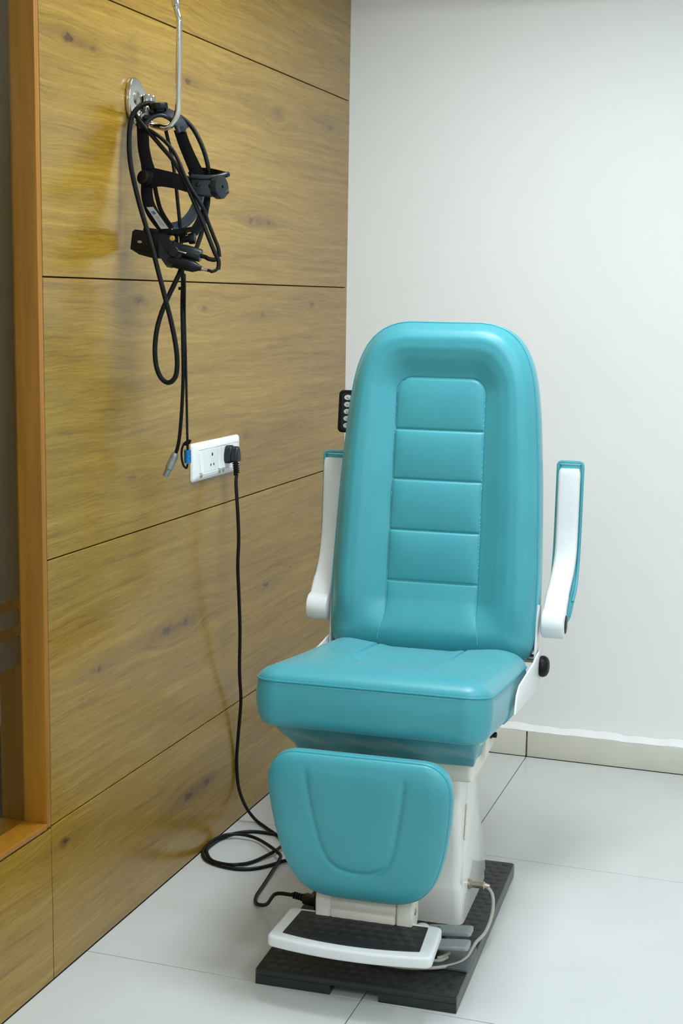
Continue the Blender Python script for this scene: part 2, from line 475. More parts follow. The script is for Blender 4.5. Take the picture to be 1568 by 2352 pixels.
# what lies behind the pane
quad_box('wall_beyond_window', (-2.5, YF, -.02), (-2.4, YB, CEIL_Z), M_BEYOND, label='pale wall of the room behind the window', cat='wall')
quad_box('wall_beyond_end', (-2.4, YB - .05, -.02), (-.1, YB + .05, CEIL_Z), M_BEYOND, label='end wall of the room behind the window', cat='wall')
cb = empty('dark_stand_in', (-1.2, -1.2, 0)); tag(cb, 'dark box standing in for a black chair-like thing in the dim room behind the window', 'stand-in box')  # made-up box in place of a dark chair-like thing
bm = B(); box(bm, (-.35, -.25, 0.0), (.35, .25, .62), .006); obj('body', bm, M_DARKBOX, cb)
bm = B(); box(bm, (-.37, -.27, .622), (.37, .27, .645), .004); obj('top', bm, M_DARKBOX, cb)

# ceiling light panels
sx = sy = .6
for i, (x, y, st, spr) in enumerate(LIGHT_PANELS):
    where = ['over the teal chair', 'near the right wall', 'nearest the window', 'to the right of the viewer', 'behind the viewer'][i]
    t = empty('ceiling_light', (x, y, CEIL_Z - .012)); tag(t, 'square flat ceiling light panel ' + where, 'ceiling light', 'ceiling light panels')
    bm = B(); box(bm, (-sx / 2, -sy / 2, -.002), (sx / 2, sy / 2, .003)); obj('diffuser', bm, emit_mat('panel_light', LIGHT_COL, 1.5), t, smooth=False)
    ld = bpy.data.lights.new('panel_lamp', 'AREA'); ld.shape = 'SQUARE'; ld.size = sx * .97; ld.color = LIGHT_COL
    ld.energy = PI * st * sx * sy; ld.spread = math.radians(spr)
    lo_ = bpy.data.objects.new('panel_lamp', ld); COL.objects.link(lo_); lo_.parent = t; lo_.location = (0, 0, -.004)
    bm = B()
    for s in (-1, 1):
        box(bm, (s * (sx / 2 + .008) - .008, -sy / 2 - .016, -.004), (s * (sx / 2 + .008) + .008, sy / 2 + .016, .012))
        box(bm, (-sx / 2, s * (sy / 2 + .008) - .008, -.004), (sx / 2, s * (sy / 2 + .008) + .008, .012))
    obj('frame', bm, M_WHITE, t, smooth=False)
t = empty('ceiling_light', (-1.4, -2.6, CEIL_Z - .012)); tag(t, 'unseen lamp added to brighten the room behind the window', 'ceiling light', 'ceiling light panels')  # unseen fill lamp, added to brighten what shows through the pane
bm = B(); box(bm, (-.3, -.3, -.002), (.3, .3, .003)); obj('diffuser', bm, emit_mat('beyond_fill_light', (.9, .96, 1), 14.0), t, smooth=False)

# ------------------------------------------------------------------ examination chair
O = Vector((0.63023379, -1.3873843, 0)); YAW = 0.05017759
chair = empty('examination_chair', O, YAW)
tag(chair, 'teal upholstered medical examination chair with raised white armrests on a black platform', 'chair')
TAU = math.radians(7.0); P0 = Vector((0, -.314, .672))
SA = Vector((0, math.cos(TAU), -math.sin(TAU))); NA = Vector((0, math.sin(TAU), math.cos(TAU)))
def T(x, s, n): return P0 + Vector((x, 0, 0)) + SA * s + NA * n

# ---- generic cushion: rows in v, width table hw(v), height over the seam plane
def interp(x, xs, ys): return float(np.interp(x, xs, ys))
def cushion(name, vs, hws, height, fr, depth, mat, parent, nu=120, side=None, bulge=.004, rnd=.012, pipe=.0022, pipe_mat=None, split=None):
    """vs rows, hws half widths; height(x,v,e); fr(x,v,h)->Vector; depth of the gusset behind the seam"""
    vs = np.array(vs); hws = np.array(hws)
    out = [(-h, v) for v, h in zip(vs, hws)] + [(h, v) for v, h in zip(vs[::-1], hws[::-1])]
    outl = np.array(out); nxt = np.roll(outl, -1, 0)
    us = np.sin(np.linspace(-1, 1, nu) * PI / 2 * .94) / math.sin(PI / 2 * .94)
    X = hws[:, None] * us[None, :]
    if split is not None:      # columns follow the seam of the middle panel and crowd towards it
        ti = np.sin(np.linspace(0, 1, 42) * PI / 2); to = (1 - np.cos(np.linspace(0, 1, 52)[1:] * PI)) / 2
        ps = np.minimum(split(vs), hws * .62)[:, None]
        half = np.concatenate([ps * ti[None, :], ps + (hws[:, None] - ps) * to[None, :]], 1)
        X = np.concatenate([-half[:, :0:-1], half], 1); nu = X.shape[1]
    V = np.repeat(vs[:, None], nu, 1)
    P = np.stack([X.ravel(), V.ravel()], 1)
    E = np.full(len(P), 9.0)
    d = nxt - outl; L2 = (d ** 2).sum(1) + 1e-12
    for a, dd, l2 in zip(outl, d, L2):
        t = np.clip(((P - a) @ dd) / l2, 0, 1)
        q = P - (a + t[:, None] * dd)
        E = np.minimum(E, np.hypot(q[:, 0], q[:, 1]))
    H = height(P[:, 0], P[:, 1], E)
    bm = B(); nv = len(vs)
    G = [[None] * nu for _ in range(nv)]
    k = 0
    for i in range(nv):
        for j in range(nu):
            G[i][j] = bm.verts.new(fr(P[k, 0], P[k, 1], H[k])); k += 1
    for i in range(nv - 1):
        for j in range(nu - 1):
            bm.faces.new([G[i][j], G[i][j + 1], G[i + 1][j + 1], G[i + 1][j]])
    # boundary loop -> gusset
    loop = [(0, j) for j in range(nu)] + [(i, nu - 1) for i in range(1, nv)] + [(nv - 1, j) for j in range(nu - 2, -1, -1)] + [(i, 0) for i in range(nv - 2, 0, -1)]
    lv = [G[i][j] for i, j in loop]
    l2 = np.array([[X[i, j], V[i, j]] for i, j in loop])
    c = l2.mean(0)
    tg = np.roll(l2, -1, 0) - np.roll(l2, 1, 0)
    nrm = np.stack([tg[:, 1], -tg[:, 0]], 1); nrm /= np.linalg.norm(nrm, axis=1)[:, None] + 1e-9
    prevr = lv; m = len(loop)
    steps = [(.001, -.0012), (.004, -.0002)] + [(depth * f, bulge * math.sin(PI * f)) for f in (.12, .25, .4, .55, .7, .82)] + \
            [(depth - rnd * .5, -rnd * .12), (depth - rnd * .15, -rnd * .45), (depth, -rnd)]
    for dz, o in steps:
        rv = []
        for q in range(m):
            xy = l2[q] + nrm[q] * o
            ex = side(l2[q][0], l2[q][1], dz) if side else 0
            xy = xy + nrm[q] * ex
            rv.append(bm.verts.new(fr(xy[0], xy[1], -dz)))
        for q in range(m):
            bm.faces.new([prevr[q], rv[q], rv[(q + 1) % m], prevr[(q + 1) % m]])
        prevr = rv
    bm.faces.new(prevr)
    o = obj(name, bm, mat, parent, ang=65)
    if pipe:
        pb = B()
        step = max(1, m // 260)
        path = []
        for q in range(0, m):
            p = fr(l2[q][0] + nrm[q][0] * .0005, l2[q][1] + nrm[q][1] * .0005, .0004)
            if not path or (p - path[-1]).length > .004: path.append(p)
        sweep(pb, path, circ(pipe, 6), closed=True)
        obj('piping', pb, pipe_mat or M_PIPE, o)
    return o
def sm(a, b, x):
    t = np.clip((x - a) / (b - a), 0, 1); return t * t * (3 - 2 * t)
def cosrows(a, b, n): return [a + (b - a) * (1 - math.cos(PI * i / n)) / 2 for i in range(n + 1)]

# ---- backrest
BV = [.0, .004, .012, .025, .05, .11, .21, .30, .40, .49, .57, .63, .69, .725, .755, .785, .808, .825, .838, .846, .850, .8515]
BH = [.215, .228, .242, .252, .2615, .2645, .2655, .2625, .2585, .2535, .2475, .2425, .2345, .2275, .2185, .2050, .1890, .1710, .1500, .1280, .1080, .0900]
rows_v = list(np.interp(np.linspace(0, 1, 26)[:-1] ** 1.6, [0, 1], [0, .06])) + list(np.linspace(.06, .70, 150)[:-1]) + list(.8515 - .1515 * (np.linspace(1, 0, 46) ** 1.7))
for s_ in (.5775, .450, .320, .190): rows_v += [s_ + d for d in (-.006, -.004, -.0028, -.0016, -.0008, 0, .0008, .0016, .0028, .004, .006)]
rows_v += list(np.linspace(.665, .716, 48))
rows_v = sorted(set(round(v, 5) for v in rows_v))
# smooth the width table with a monotone fit (catmull through table)
tb = spline([(v, h, 0) for v, h in zip(BV, BH)], 10)
tv = [p.x for p in tb]; th = [p.y for p in tb]
order = np.argsort(tv); tv = np.array(tv)[order]; th = np.array(th)[order]
BW, BT, BSEAM = .1155, .7095, [.5775, .450, .320, .190]
def inner_sd(x, v):
    """signed distance to the middle panel (rounded top, open bottom)"""
    r = .040; cx = np.abs(x) - (BW - .002 + .004 * sm(.7, .2, v) + .012 * sm(.12, .04, v) - r); cy = v - (BT - r)
    return np.hypot(np.maximum(cx, 0), np.maximum(cy, 0)) + np.minimum(np.maximum(cx, cy), 0) - r
PW = [0, .06, .18, .34, .52, .70, .84, .93, .98, 1.0]
PHT = [.0150, .0170, .0250, .0365, .0450, .0465, .0400, .0270, .0125, .0]
def back_h(x, v, e):
    di = inner_sd(x, v)
    wv = np.clip(di, 0, None) / (np.clip(di, 0, None) + e + 1e-6)
    hb = np.interp(wv, PW, PHT)
    # smooth the table a little
    hb = .5 * hb + .25 * np.interp(np.clip(wv + .03, 0, 1), PW, PHT) + .25 * np.interp(np.clip(wv - .03, 0, 1), PW, PHT)
    hb = hb * np.sqrt(np.clip(1 - (1 - np.clip(e / .05, 0, 1)) ** 2, 0, 1)) ** .5
    # middle panel with puffed segments
    seg = np.concatenate([[BT + .0], BSEAM, [-.02]])
    hp = np.full_like(x, .0165)
    for a, b in zip(seg, seg[1:]):
        m = (v <= a) & (v > b)
        t = np.clip((a - v) / (a - b), 0, 1)
        if b < 0:
            puff = .0095 * np.sin(np.clip(t / .45, 0, 1) * PI / 2)
        else:
            puff = .0095 * (np.sin(PI * t ** .72)) ** .7
        edge = 1 - np.clip(np.abs(x) / (BW + .004), 0, 1) ** 8
        hp = np.where(m, .0165 + puff * edge, hp)
    low = sm(.150, .060, v)
    h = np.where(di < 0, hp, hb)
    g = .041 * np.sqrt(np.clip(1 - (1 - np.clip(e / .075, 0, 1)) ** 2, 0, 1))
    h = h * (1 - low) + g * low
    # creases along the panel outline and the cross seams
    crease = .0018 * np.exp(-(di / .0032) ** 2) * (1 - low)
    for s in BSEAM:
        crease = crease + np.where(di < 0, .0030 * np.exp(-((v - s) / .0030) ** 2), 0)
    return h - crease
SB = .626
def fr_back(x, v, h): return T(x, SB - h, v)
cushion('backrest', rows_v, np.interp(rows_v, tv, th), back_h, fr_back, .085, M_TEAL, chair, nu=150, bulge=.006, rnd=.02, split=lambda v: BW - .002 + .004 * sm(.7, .2, v) + .012 * sm(.12, .04, v))
backrest = chair.children[-1]
backrest = [c for c in chair.children if c.name.startswith('backrest')][0]
st = B()
nb = -SA
def hb1(x, v, e=.2): return float(back_h(np.array([x]), np.array([v]), np.array([e]))[0])
for s in BSEAM:
    xs = np.linspace(-BW - .001, BW + .001, 60)
    dashes(st, [fr_back(x, s, hb1(x, s) + .0003) for x in xs], nrm=nb)
side_l = []
for v in np.linspace(.04, BT - .041, 160): side_l.append((-(BW - .002 + .004 * float(sm(.7, .2, v)) + .012 * float(sm(.12, .04, v))), v))
arc = [(-(BW - .042) - .040 * math.cos(a), BT - .04 + .04 * math.sin(a)) for a in np.linspace(0, PI / 2, 20)]
half = side_l + arc
full = half + [(-x, v) for x, v in half[::-1]]
dashes(st, [fr_back(x, v, hb1(x, v, .14) + .0003) for x, v in full], nrm=nb)
tag(obj('stitching', st, M_THREAD, backrest, smooth=False), None, None, None, 'stuff')
# rear shell of the backrest
bm = B()
rv = [v for v in np.linspace(.03, .83, 40)]
lo, hi = [], []
for v in rv:
    hwv = float(np.interp(v, tv, th)) - .012
    lo.append((hwv, v))
poly = lo + [(-a, b) for a, b in lo[::-1]]
prism(bm, poly, 0, .016, .006, 3, fr=lambda p: T(p.x, SB + .0855 + p.z, p.y))
obj('back_shell', bm, M_CREAM, chair)

# ---- seat cushion (T frame: x, s, height along n)
HWX = .2625; SL = .585
sv = [SL * 0 + .055 * (1 - math.cos(PI / 2 * i / 16)) for i in range(17)]
def seat_hw(s):
    r = .055
    if s < r: return HWX - r + math.sqrt(max(0, r * r - (r - s) ** 2))
    if s > SL - .03: 
        q = s - (SL - .03); return HWX - .03 + math.sqrt(max(0, .03 ** 2 - q * q)) - .004
    return HWX - .004 * sm(.2, SL - .03, np.array([s]))[0]
rows_s = list(.055 * (1 - np.cos(np.linspace(0, PI / 2, 20)[:-1]))) + list(np.linspace(.055, SL - .03, 120)[:-1]) + list(SL - .03 + .03 * np.sin(np.linspace(0, PI / 2, 14)))
SX0, SS0, SCROSS = .112, .105, .262
rows_s = sorted(set(round(float(v), 5) for v in rows_s + [SCROSS + d for d in (-.006, -.004, -.0025, -.0012, 0, .0012, .0025, .004, .006)]))
def seat_h(x, s, e):
    crown = np.sqrt(np.clip(1 - (1 - np.clip(e / .085, 0, 1)) ** 2, 0, 1))
    h = .036 * crown
    inside = sm(.0, .05, (SX0 + .01) - np.abs(x)) * sm(SS0 - .03, SS0 + .09, s)
    h = h - .012 * inside * (1 - .35 * sm(.3, .55, s))
    # puffs of the middle panel
    pan = (np.abs(x) < SX0) & (s > SS0)
    t1 = np.clip((s - SS0) / (SCROSS - SS0), 0, 1); t2 = np.clip((s - SCROSS) / (.50 - SCROSS), 0, 1)
    puff = np.where(s < SCROSS, np.sin(PI * t1), np.sin(PI * np.clip(t2 * .85, 0, 1))) * (1 - (np.abs(x) / SX0).clip(0, 1) ** 6)
    h = h + np.where(pan, .006 * puff, 0)
    fade = sm(SS0 - .012, SS0 + .02, s)
    h = h - .0042 * np.exp(-((np.abs(x) - SX0) / .0042) ** 2) * fade * (1 + 1.2 * sm(.3, .5, s))
    h = h - np.where(np.abs(x) < SX0, .0022 * np.exp(-((s - SCROSS) / .0035) ** 2), 0)
    h = h - np.where(np.abs(x) < SX0 + .03, .0016 * np.exp(-((s - SS0) / .010) ** 2), 0)
    # side bolsters swell towards the rear
    h = h + .008 * sm(.25, .5, s) * np.exp(-((np.abs(x) - .19) / .055) ** 2)
    return h
def fr_seat(x, s, h): return T(x, s, h)
def seat_side(x, s, dz):
    # slight fullness and wrinkles in the front skirt, drawn in under the front edge
    return -.010 * (dz / .1) ** 2 * (1.0 if s < .3 else .4) + .0012 * math.sin(x * 31 + dz * 70) * (dz / .1)
cushion('seat', rows_s, [seat_hw(s) for s in rows_s], seat_h, fr_seat, .103, M_TEAL, chair, nu=140, side=seat_side, bulge=.005, rnd=.016, pipe=.0026, split=lambda v: v * 0 + SX0)
seat = [c for c in chair.children if c.name.startswith('seat')][0]
st = B()
def hs1(x, s, e=.2): return float(seat_h(np.array([x]), np.array([s]), np.array([e]))[0])
for sg in (-1, 1):
    dashes(st, [fr_seat(sg * SX0, s, hs1(sg * SX0, s) + .0003) for s in np.linspace(SS0 - .003, .5, 90)], nrm=NA)
dashes(st, [fr_seat(x, SCROSS, hs1(x, SCROSS) + .0003) for x in np.linspace(-SX0, SX0, 50)], nrm=NA)
ss = []
for q in np.linspace(-.205, .205, 120): ss.append(T(q, .0005, -.0055))
dashes(st, ss, nrm=-SA)
tag(obj('stitching', st, M_THREAD, seat, smooth=False), None, None, None, 'stuff')

# ---- gathered teal skirt under the seat
bm = B()
def ring(z, y0, y1, hw, amp):
    pts = []
    for i in range(48):
        x = -hw + 2 * hw * i / 47; pts.append((x, y0 + amp * (math.sin(x * 55 + z * 60) + .6 * math.sin(x * 23 + 2)), z))
    for i in range(1, 30):
        y = y0 + (y1 - y0) * i / 29; pts.append((hw + amp * .7 * math.sin(y * 60 + z * 50), y, z))
    for i in range(1, 47): pts.append((hw - 2 * hw * i / 46, y1, z))
    for i in range(1, 29):
        y = y1 + (y0 - y1) * i / 29; pts.append((-hw - amp * .7 * math.sin(y * 60 + z * 50), y, z))
    return [bm.verts.new(p) for p in pts]
R_ = [ring(z, y0, y1, hw, am) for z, y0, y1, hw, am in ((.585, -.250, .14, .226, .0), (.565, -.258, .14, .2265, .001), (.545, -.25, .135, .2255, .003), (.525, -.222, .13, .2215, .004), (.505, -.190, .125, .2145, .004), (.488, -.166, .12, .2085, .003), (.470, -.154, .11, .2050, .001))]
for A, C in zip(R_, R_[1:]):
    for i in range(len(A)): bm.faces.new([A[i], A[(i + 1) % len(A)], C[(i + 1) % len(A)], C[i]])
bm.faces.new(R_[0]); bm.faces.new(R_[-1][::-1])
obj('seat_skirt', bm, M_TEAL, chair, ang=80)

# ---- leg rest
LZ0, LZ1 = .218, .553
LV = [.218, .2185, .221, .227, .237, .252, .275, .305, .35, .42, .47, .495, .515, .530, .541, .548, .552, .553]
LH = [.040, .062, .086, .108, .127, .143, .158, .1705, .1830, .1940, .198, .198, .194, .186, .175, .162, .147, .125]
tb = spline([(v, h, 0) for v, h in zip(LV, LH)], 10)
lv_, lh_ = np.array([p.x for p in tb]), np.array([p.y for p in tb])
oo = np.argsort(lv_); lv_, lh_ = lv_[oo], lh_[oo]
rows_l = list(.218 + .06 * np.linspace(0, 1, 36)[:-1] ** 1.8) + list(np.linspace(.278, .49, 80)[:-1]) + list(.553 - .063 * np.linspace(1, 0, 34) ** 1.8)
# U-shaped seam on the leg rest (x, z)
US = [(-.113, .530), (-.109, .49), (-.103, .44), (-.094, .39), (-.083, .345), (-.068, .312), (-.047, .294), (-.02, .287), (.012, .287), (.040, .293), (.060, .308), (.073, .335), (.082, .37), (.091, .42), (.099, .47), (.104, .515)]
USP = np.array([[p.x, p.y] for p in spline([(a, b, 0) for a, b in US], 12)])
def seg_dist(P, path):
    D = np.full(len(P), 9.0)
    for a, b in zip(path, path[1:]):
        d = b - a; t = np.clip(((P - a) @ d) / (d @ d + 1e-12), 0, 1)
        q = P - (a + t[:, None] * d); D = np.minimum(D, np.hypot(q[:, 0], q[:, 1]))
    return D
def leg_h(x, z, e):
    P = np.stack([x, z], 1)
    d = seg_dist(P, USP)
    fade = sm(.535, .49, z)
    # inside the U
    half = np.interp(z, USP[np.argsort(USP[:, 1]), 1], np.abs(USP[np.argsort(USP[:, 1]), 0]))
    ins = (np.abs(x) < half) & (z > .288)
    h = .018 * np.sqrt(np.clip(1 - (1 - np.clip(e / .045, 0, 1)) ** 2, 0, 1))
    h = h + np.where(ins, .0045 * (1 - np.exp(-d / .012)), .003 * (1 - np.exp(-d / .010))) * fade
    return h - .0030 * np.exp(-(d / .0045) ** 2) * fade
def fr_leg(x, z, h):
    y = -.379 + .175 * max(0.0, (.49 - z)) - h
    return Vector((x, y, z - .0135 + h * .12))
cushion('leg_rest', rows_l, np.interp(rows_l, lv_, lh_), leg_h, fr_leg, .042, M_TEAL, chair, nu=120, bulge=.004, rnd=.014, pipe=.0018)
# carrier behind the leg rest
for s in (-1, 1):
    bm = B()
    box(bm, (s * .09 - .014, -.300, .235), (s * .09 + .014, -.268, .44), .004)
    box(bm, (s * .09 - .014, -.29, .42), (s * .09 + .014, -.10, .445), .004)
    obj('leg_rest_arm', bm, M_CREAM, chair)

# ---- foot plate with rubber inlay and hinge
fp = empty('foot_plate_pivot'); bpy.data.objects.remove(fp)
def FPf(p): return Vector((p.x, p.y, .120 + p.z + .02 * (p.y + .45)))
def arcpoly(x0, x1, yb, yf, bow, r):
    """plate outline: straight back edge, bowed front edge, rounded corners"""
    raw = []
    n = 18
    front = [(x0 + (x1 - x0) * i / n, yf - bow * (1 - ((2 * i / n - 1) ** 2))) for i in range(n + 1)]
    back = [(x1 * .955, yb), (x0 * .955, yb)]
    pts = front + back
    # round the four corners
    out = []
    N_ = len(pts)
    for i, p in enumerate(pts):
        if i in (0, n, n + 1, n + 2):
            a = Vector((*pts[i - 1], 0)); b = Vector((*p, 0)); c = Vector((*pts[(i + 1) % N_], 0))
            da = (a - b); dc = (c - b); ra = min(r, da.length * .9); rc = min(r, dc.length * .9)
            A_ = b + da.normalized() * ra; C_ = b + dc.normalized() * rc
            for k in range(6):
                t = k / 5; q = A_ * (1 - t) ** 2 + b * 2 * t * (1 - t) + C_ * t * t; out.append((q.x, q.y))
        else: out.append(p)
    return out
FX, FYF, FYB = .1815, -.440, -.292
bm = B()
outer = arcpoly(-FX, FX, FYB, FYF, .020, .015)
prism(bm, outer, 0, .0255, .006, 3, fr=FPf)
fpl = obj('foot_plate', bm, M_WHITE, chair)
bm = B()
inner_p = [(x, y) for x, y in arcpoly(-FX + .030, FX - .030, FYB - .014, FYF + .020, .018, .003)]
prism(bm, inner_p, .0240, .0268, .0007, 1, fr=FPf)
obj('rubber_inlay', bm, M_RUBBER, fpl)
bm = B()
def coin(bm, x, y, z, r, h, fr=None, n=12):
    f = fr or (lambda p: p)
    lo = [bm.verts.new(f(Vector((x + r * math.cos(2 * PI * i / n), y + r * math.sin(2 * PI * i / n), z)))) for i in range(n)]
    hi = [bm.verts.new(f(Vector((x + .93 * r * math.cos(2 * PI * i / n), y + .93 * r * math.sin(2 * PI * i / n), z + h)))) for i in range(n)]
    for i in range(n): bm.faces.new([lo[i], lo[(i + 1) % n], hi[(i + 1) % n], hi[i]])
    bm.faces.new(hi)
for j in range(5):
    for i in range(-5, 6):
        x = i * .029 + (.0145 if j % 2 else 0); y = -.326 - j * .0252
        if abs(x) < .136 and y > -.418 - .016 * (1 - (x / .15) ** 2) + .0135 and y < -.319: coin(bm, x, y, .0268, .0118, .0005, FPf)
tag(obj('rubber_studs', bm, M_RUBBER2, fpl), None, None, None, 'stuff')
# hinge: two cheeks, barrel, shaft
for s in (-1, 1):
    bm = B()
    pl = [(-.300, .128), (-.262, .128), (-.250, .150), (-.252, .205), (-.275, .225), (-.300, .222), (-.315, .19), (-.318, .150)]
    x0 = -.093 if s < 0 else .091
    prism(bm, pl, x0 - .017, x0 + .019, .005, 3, fr=lambda p: Vector((p.z, p.x, p.y)))
    ck = obj('hinge_cheek', bm, M_CREAM, chair)
    if s > 0:
        bm = B(); cyl(bm, (x0 + .0188, -.286, .172), (x0 + .0205, -.286, .172), .0075, 16, .0006); obj('hinge_pin', bm, M_SCREW, ck)
bm = B(); cyl(bm, (-.0755, -.288, .176), (.0735, -.288, .176), .027, 28, .003); box(bm, (-.075, -.318, .139), (.073, -.268, .168), .006); obj('hinge_barrel', bm, M_CREAM, chair)

# ---- column, head and platform
PWX, PDY, PHZ = .2249, .382, .0375
bm = B()
nx = .0545
# platform body with a hand notch in the front edge
prism(bm, [(-PWX, -PDY), (-nx, -PDY), (-nx, -PDY + .13), (nx, -PDY + .13), (nx, -PDY), (PWX, -PDY), (PWX, PDY), (-PWX, PDY)], 0.0, .021)
prism(bm, rrect(2 * PWX, 2 * PDY, .006, 3), .021, .0345, .0015, 2)
plat = obj('platform', bm, M_BASE, chair, ang=30)
bm = B()
prism(bm, rrect(2 * PWX - .002, 2 * PDY - .002, .006, 3), .0335, PHZ - .0008, .0010, 2); obj('rubber_mat', bm, M_RUBBER, plat)
for s in (1, -1):
    for dx, za, zb in ((.0016, .0015, .0295), (.0014, .0305, .0352)):
        bm = B(); box(bm, (s * (PWX - .0005) - dx, -PDY + .001, za), (s * (PWX - .0005) + dx, PDY - .001, zb), .0007, 1)
        obj('edge_strip', bm, M_EDGE, plat)
bm = B(); cnt = 0
for j in range(30):
    for i in range(-8, 9):
        x = i * .0275 + (.01375 if j % 2 else 0); y = -PDY + .018 + j * .0252
        if abs(x) < PWX - .014 and y < PDY - .014 and not (abs(x) < .16 and -.02 < y < .26):
            coin(bm, x, y, PHZ - .0008, .0112, .0004); cnt += 1
tag(obj('rubber_studs', bm, M_RUBBER2, plat), None, None, None, 'stuff')

def loft(bm, secs, r, n=7):
    """secs: (z, x0, x1, y0, y1, r)"""
    rings = []
    for z, x0, x1, y0, y1, rr in secs:
        rings.append([bm.verts.new((a, b, z)) for a, b in rrect(x1 - x0, y1 - y0, rr, n, (x0 + x1) / 2, (y0 + y1) / 2)])
    m = len(rings[0])
    for A, C in zip(rings, rings[1:]):
        for i in range(m): bm.faces.new([A[i], A[(i + 1) % m], C[(i + 1) % m], C[i]])
    bm.faces.new(rings[0][::-1]); bm.faces.new(rings[-1])
bm = B()
loft(bm, [(PHZ - .001, -.1685, .1685, -.036, .278, .022), (.05, -.168, .168, -.036, .277, .022), (.118, -.1665, .1665, -.035, .265, .022), (.128, -.163, .163, -.032, .262, .022),
          (.136, -.160, .160, -.026, .258, .022), (.20, -.1575, .1575, -.023, .228, .02), (.27, -.1545, .1545, -.022, .206, .02), (.35, -.150, .150, -.022, .190, .018), (.44, -.146, .146, -.022, .175, .016)], .02)
colm = obj('column_cover', bm, M_COLUMN, chair, ang=50)
# swept side panels of the cover
for s in (-1, 1):
    bm = B()
    sw = [(.262, .06), (.258, .128), (.215, .215), (.19, .30), (.165, .40), (.09, .40), (.062, .318), (.036, .262), (.006, .20), (-.012, .15), (-.020, .12), (-.024, .06)]
    def frs(p, s=s):
        z = p.y; x = .1675 - .0225 * max(0, (z - .05)) / .39
        return Vector((s * (x - .004 + p.z), p.x, z))
    prism(bm, sw, -.004, .0072, .0028, 3, fr=frs)
    obj('side_panel', bm, M_COLUMN, colm, ang=50)
    bm = B()
    tube(bm, [Vector((s * .1600, .018, .232)), Vector((s * .1588, .034, .262)), Vector((s * .157, .052, .296)), Vector((s * .1565, .056, .304))], .0035, 8, 4)
    obj('slot', bm, M_CREAM, colm)
bm = B(); box(bm, (-.178, -.105, .046), (-.120, -.030, .095), .004); obj('power_inlet', bm, M_BLACKP, colm)
# head of the column carrying the seat
bm = B(); loft(bm, [(.430, -.199, .199, -.148, .06, .012), (.434, -.2045, .2045, -.152, .065, .014), (.470, -.2055, .2055, -.153, .065, .014), (.4765, -.2045, .2045, -.151, .065, .013)], .01)
obj('column_head', bm, M_CREAM, chair, ang=50)
bm = B(); box(bm, (-.2165, -.06, .462), (-.196, .045, .556), .003); obj('seat_carrier', bm, M_CREAM, chair)
bm = B(); box(bm, (.196, -.06, .462), (.2165, .045, .556), .003)
br = obj('seat_carrier', bm, M_CREAM, chair)
bm = B(); cyl(bm, (.2165, .0, .500), (.231, .0, .500), .0068, 12, .001); cyl(bm, (.2165, .0, .500), (.2195, .0, .500), .0095, 16, .0008); obj('adjusting_screw', bm, M_BLACKP, br)

# ---- side brackets, hinge knobs
for s in (-1, 1):
    bm = B()
    pl = [(.290, -.074), (.305, -.034), (.340, -.014), (.56, .012), (.625, .027)]
    pl += [(.668 + .038 * math.cos(a), -.004 + .038 * math.sin(a)) for a in np.linspace(PI * .5, -PI * .1, 9)]
    pl += [(.700, -.042), (.660, -.066)]
    prism(bm, pl, .2735, .2785, .0014, 2, fr=lambda p: T(s * p.z, p.x, p.y))
    bk = obj('seat_bracket', bm, M_WHITE, chair, ang=40)
    bm = B(); lathe(bm, T(s * .2785, .668, -.008), Vector((s, 0, 0)), [(.0235, 0), (.0265, .0025), (.0275, .007), (.0265, .013), (.0230, .0185), (.0160, .0225), (.007, .0242), (0, .0245)], 28)
    obj('hinge_knob', bm, M_BLACKP, bk)
    bm = B()
    pl = [(.632, -.02), (.672, -.02), (.678, .05), (.690, .13), (.688, .145), (.640, .150), (.634, .10)]
    prism(bm, pl, .266, .2715, .0012, 2, fr=lambda p: T(s * p.z, p.x, p.y))
    obj('back_bracket', bm, M_WHITE, chair, ang=40)
bm = B(); cyl(bm, T(-.266, .665, .01), T(.266, .665, .01), .011, 14); obj('hinge_shaft', bm, M_SCREW, chair)
bm = B()
box(bm, (-.23, -.20, .5), (.23, .20, .515), .003, fr=lambda p: T(p.x, p.y + .33, p.z - .5 - .122)); obj('seat_pan', bm, M_WHITE, chair)

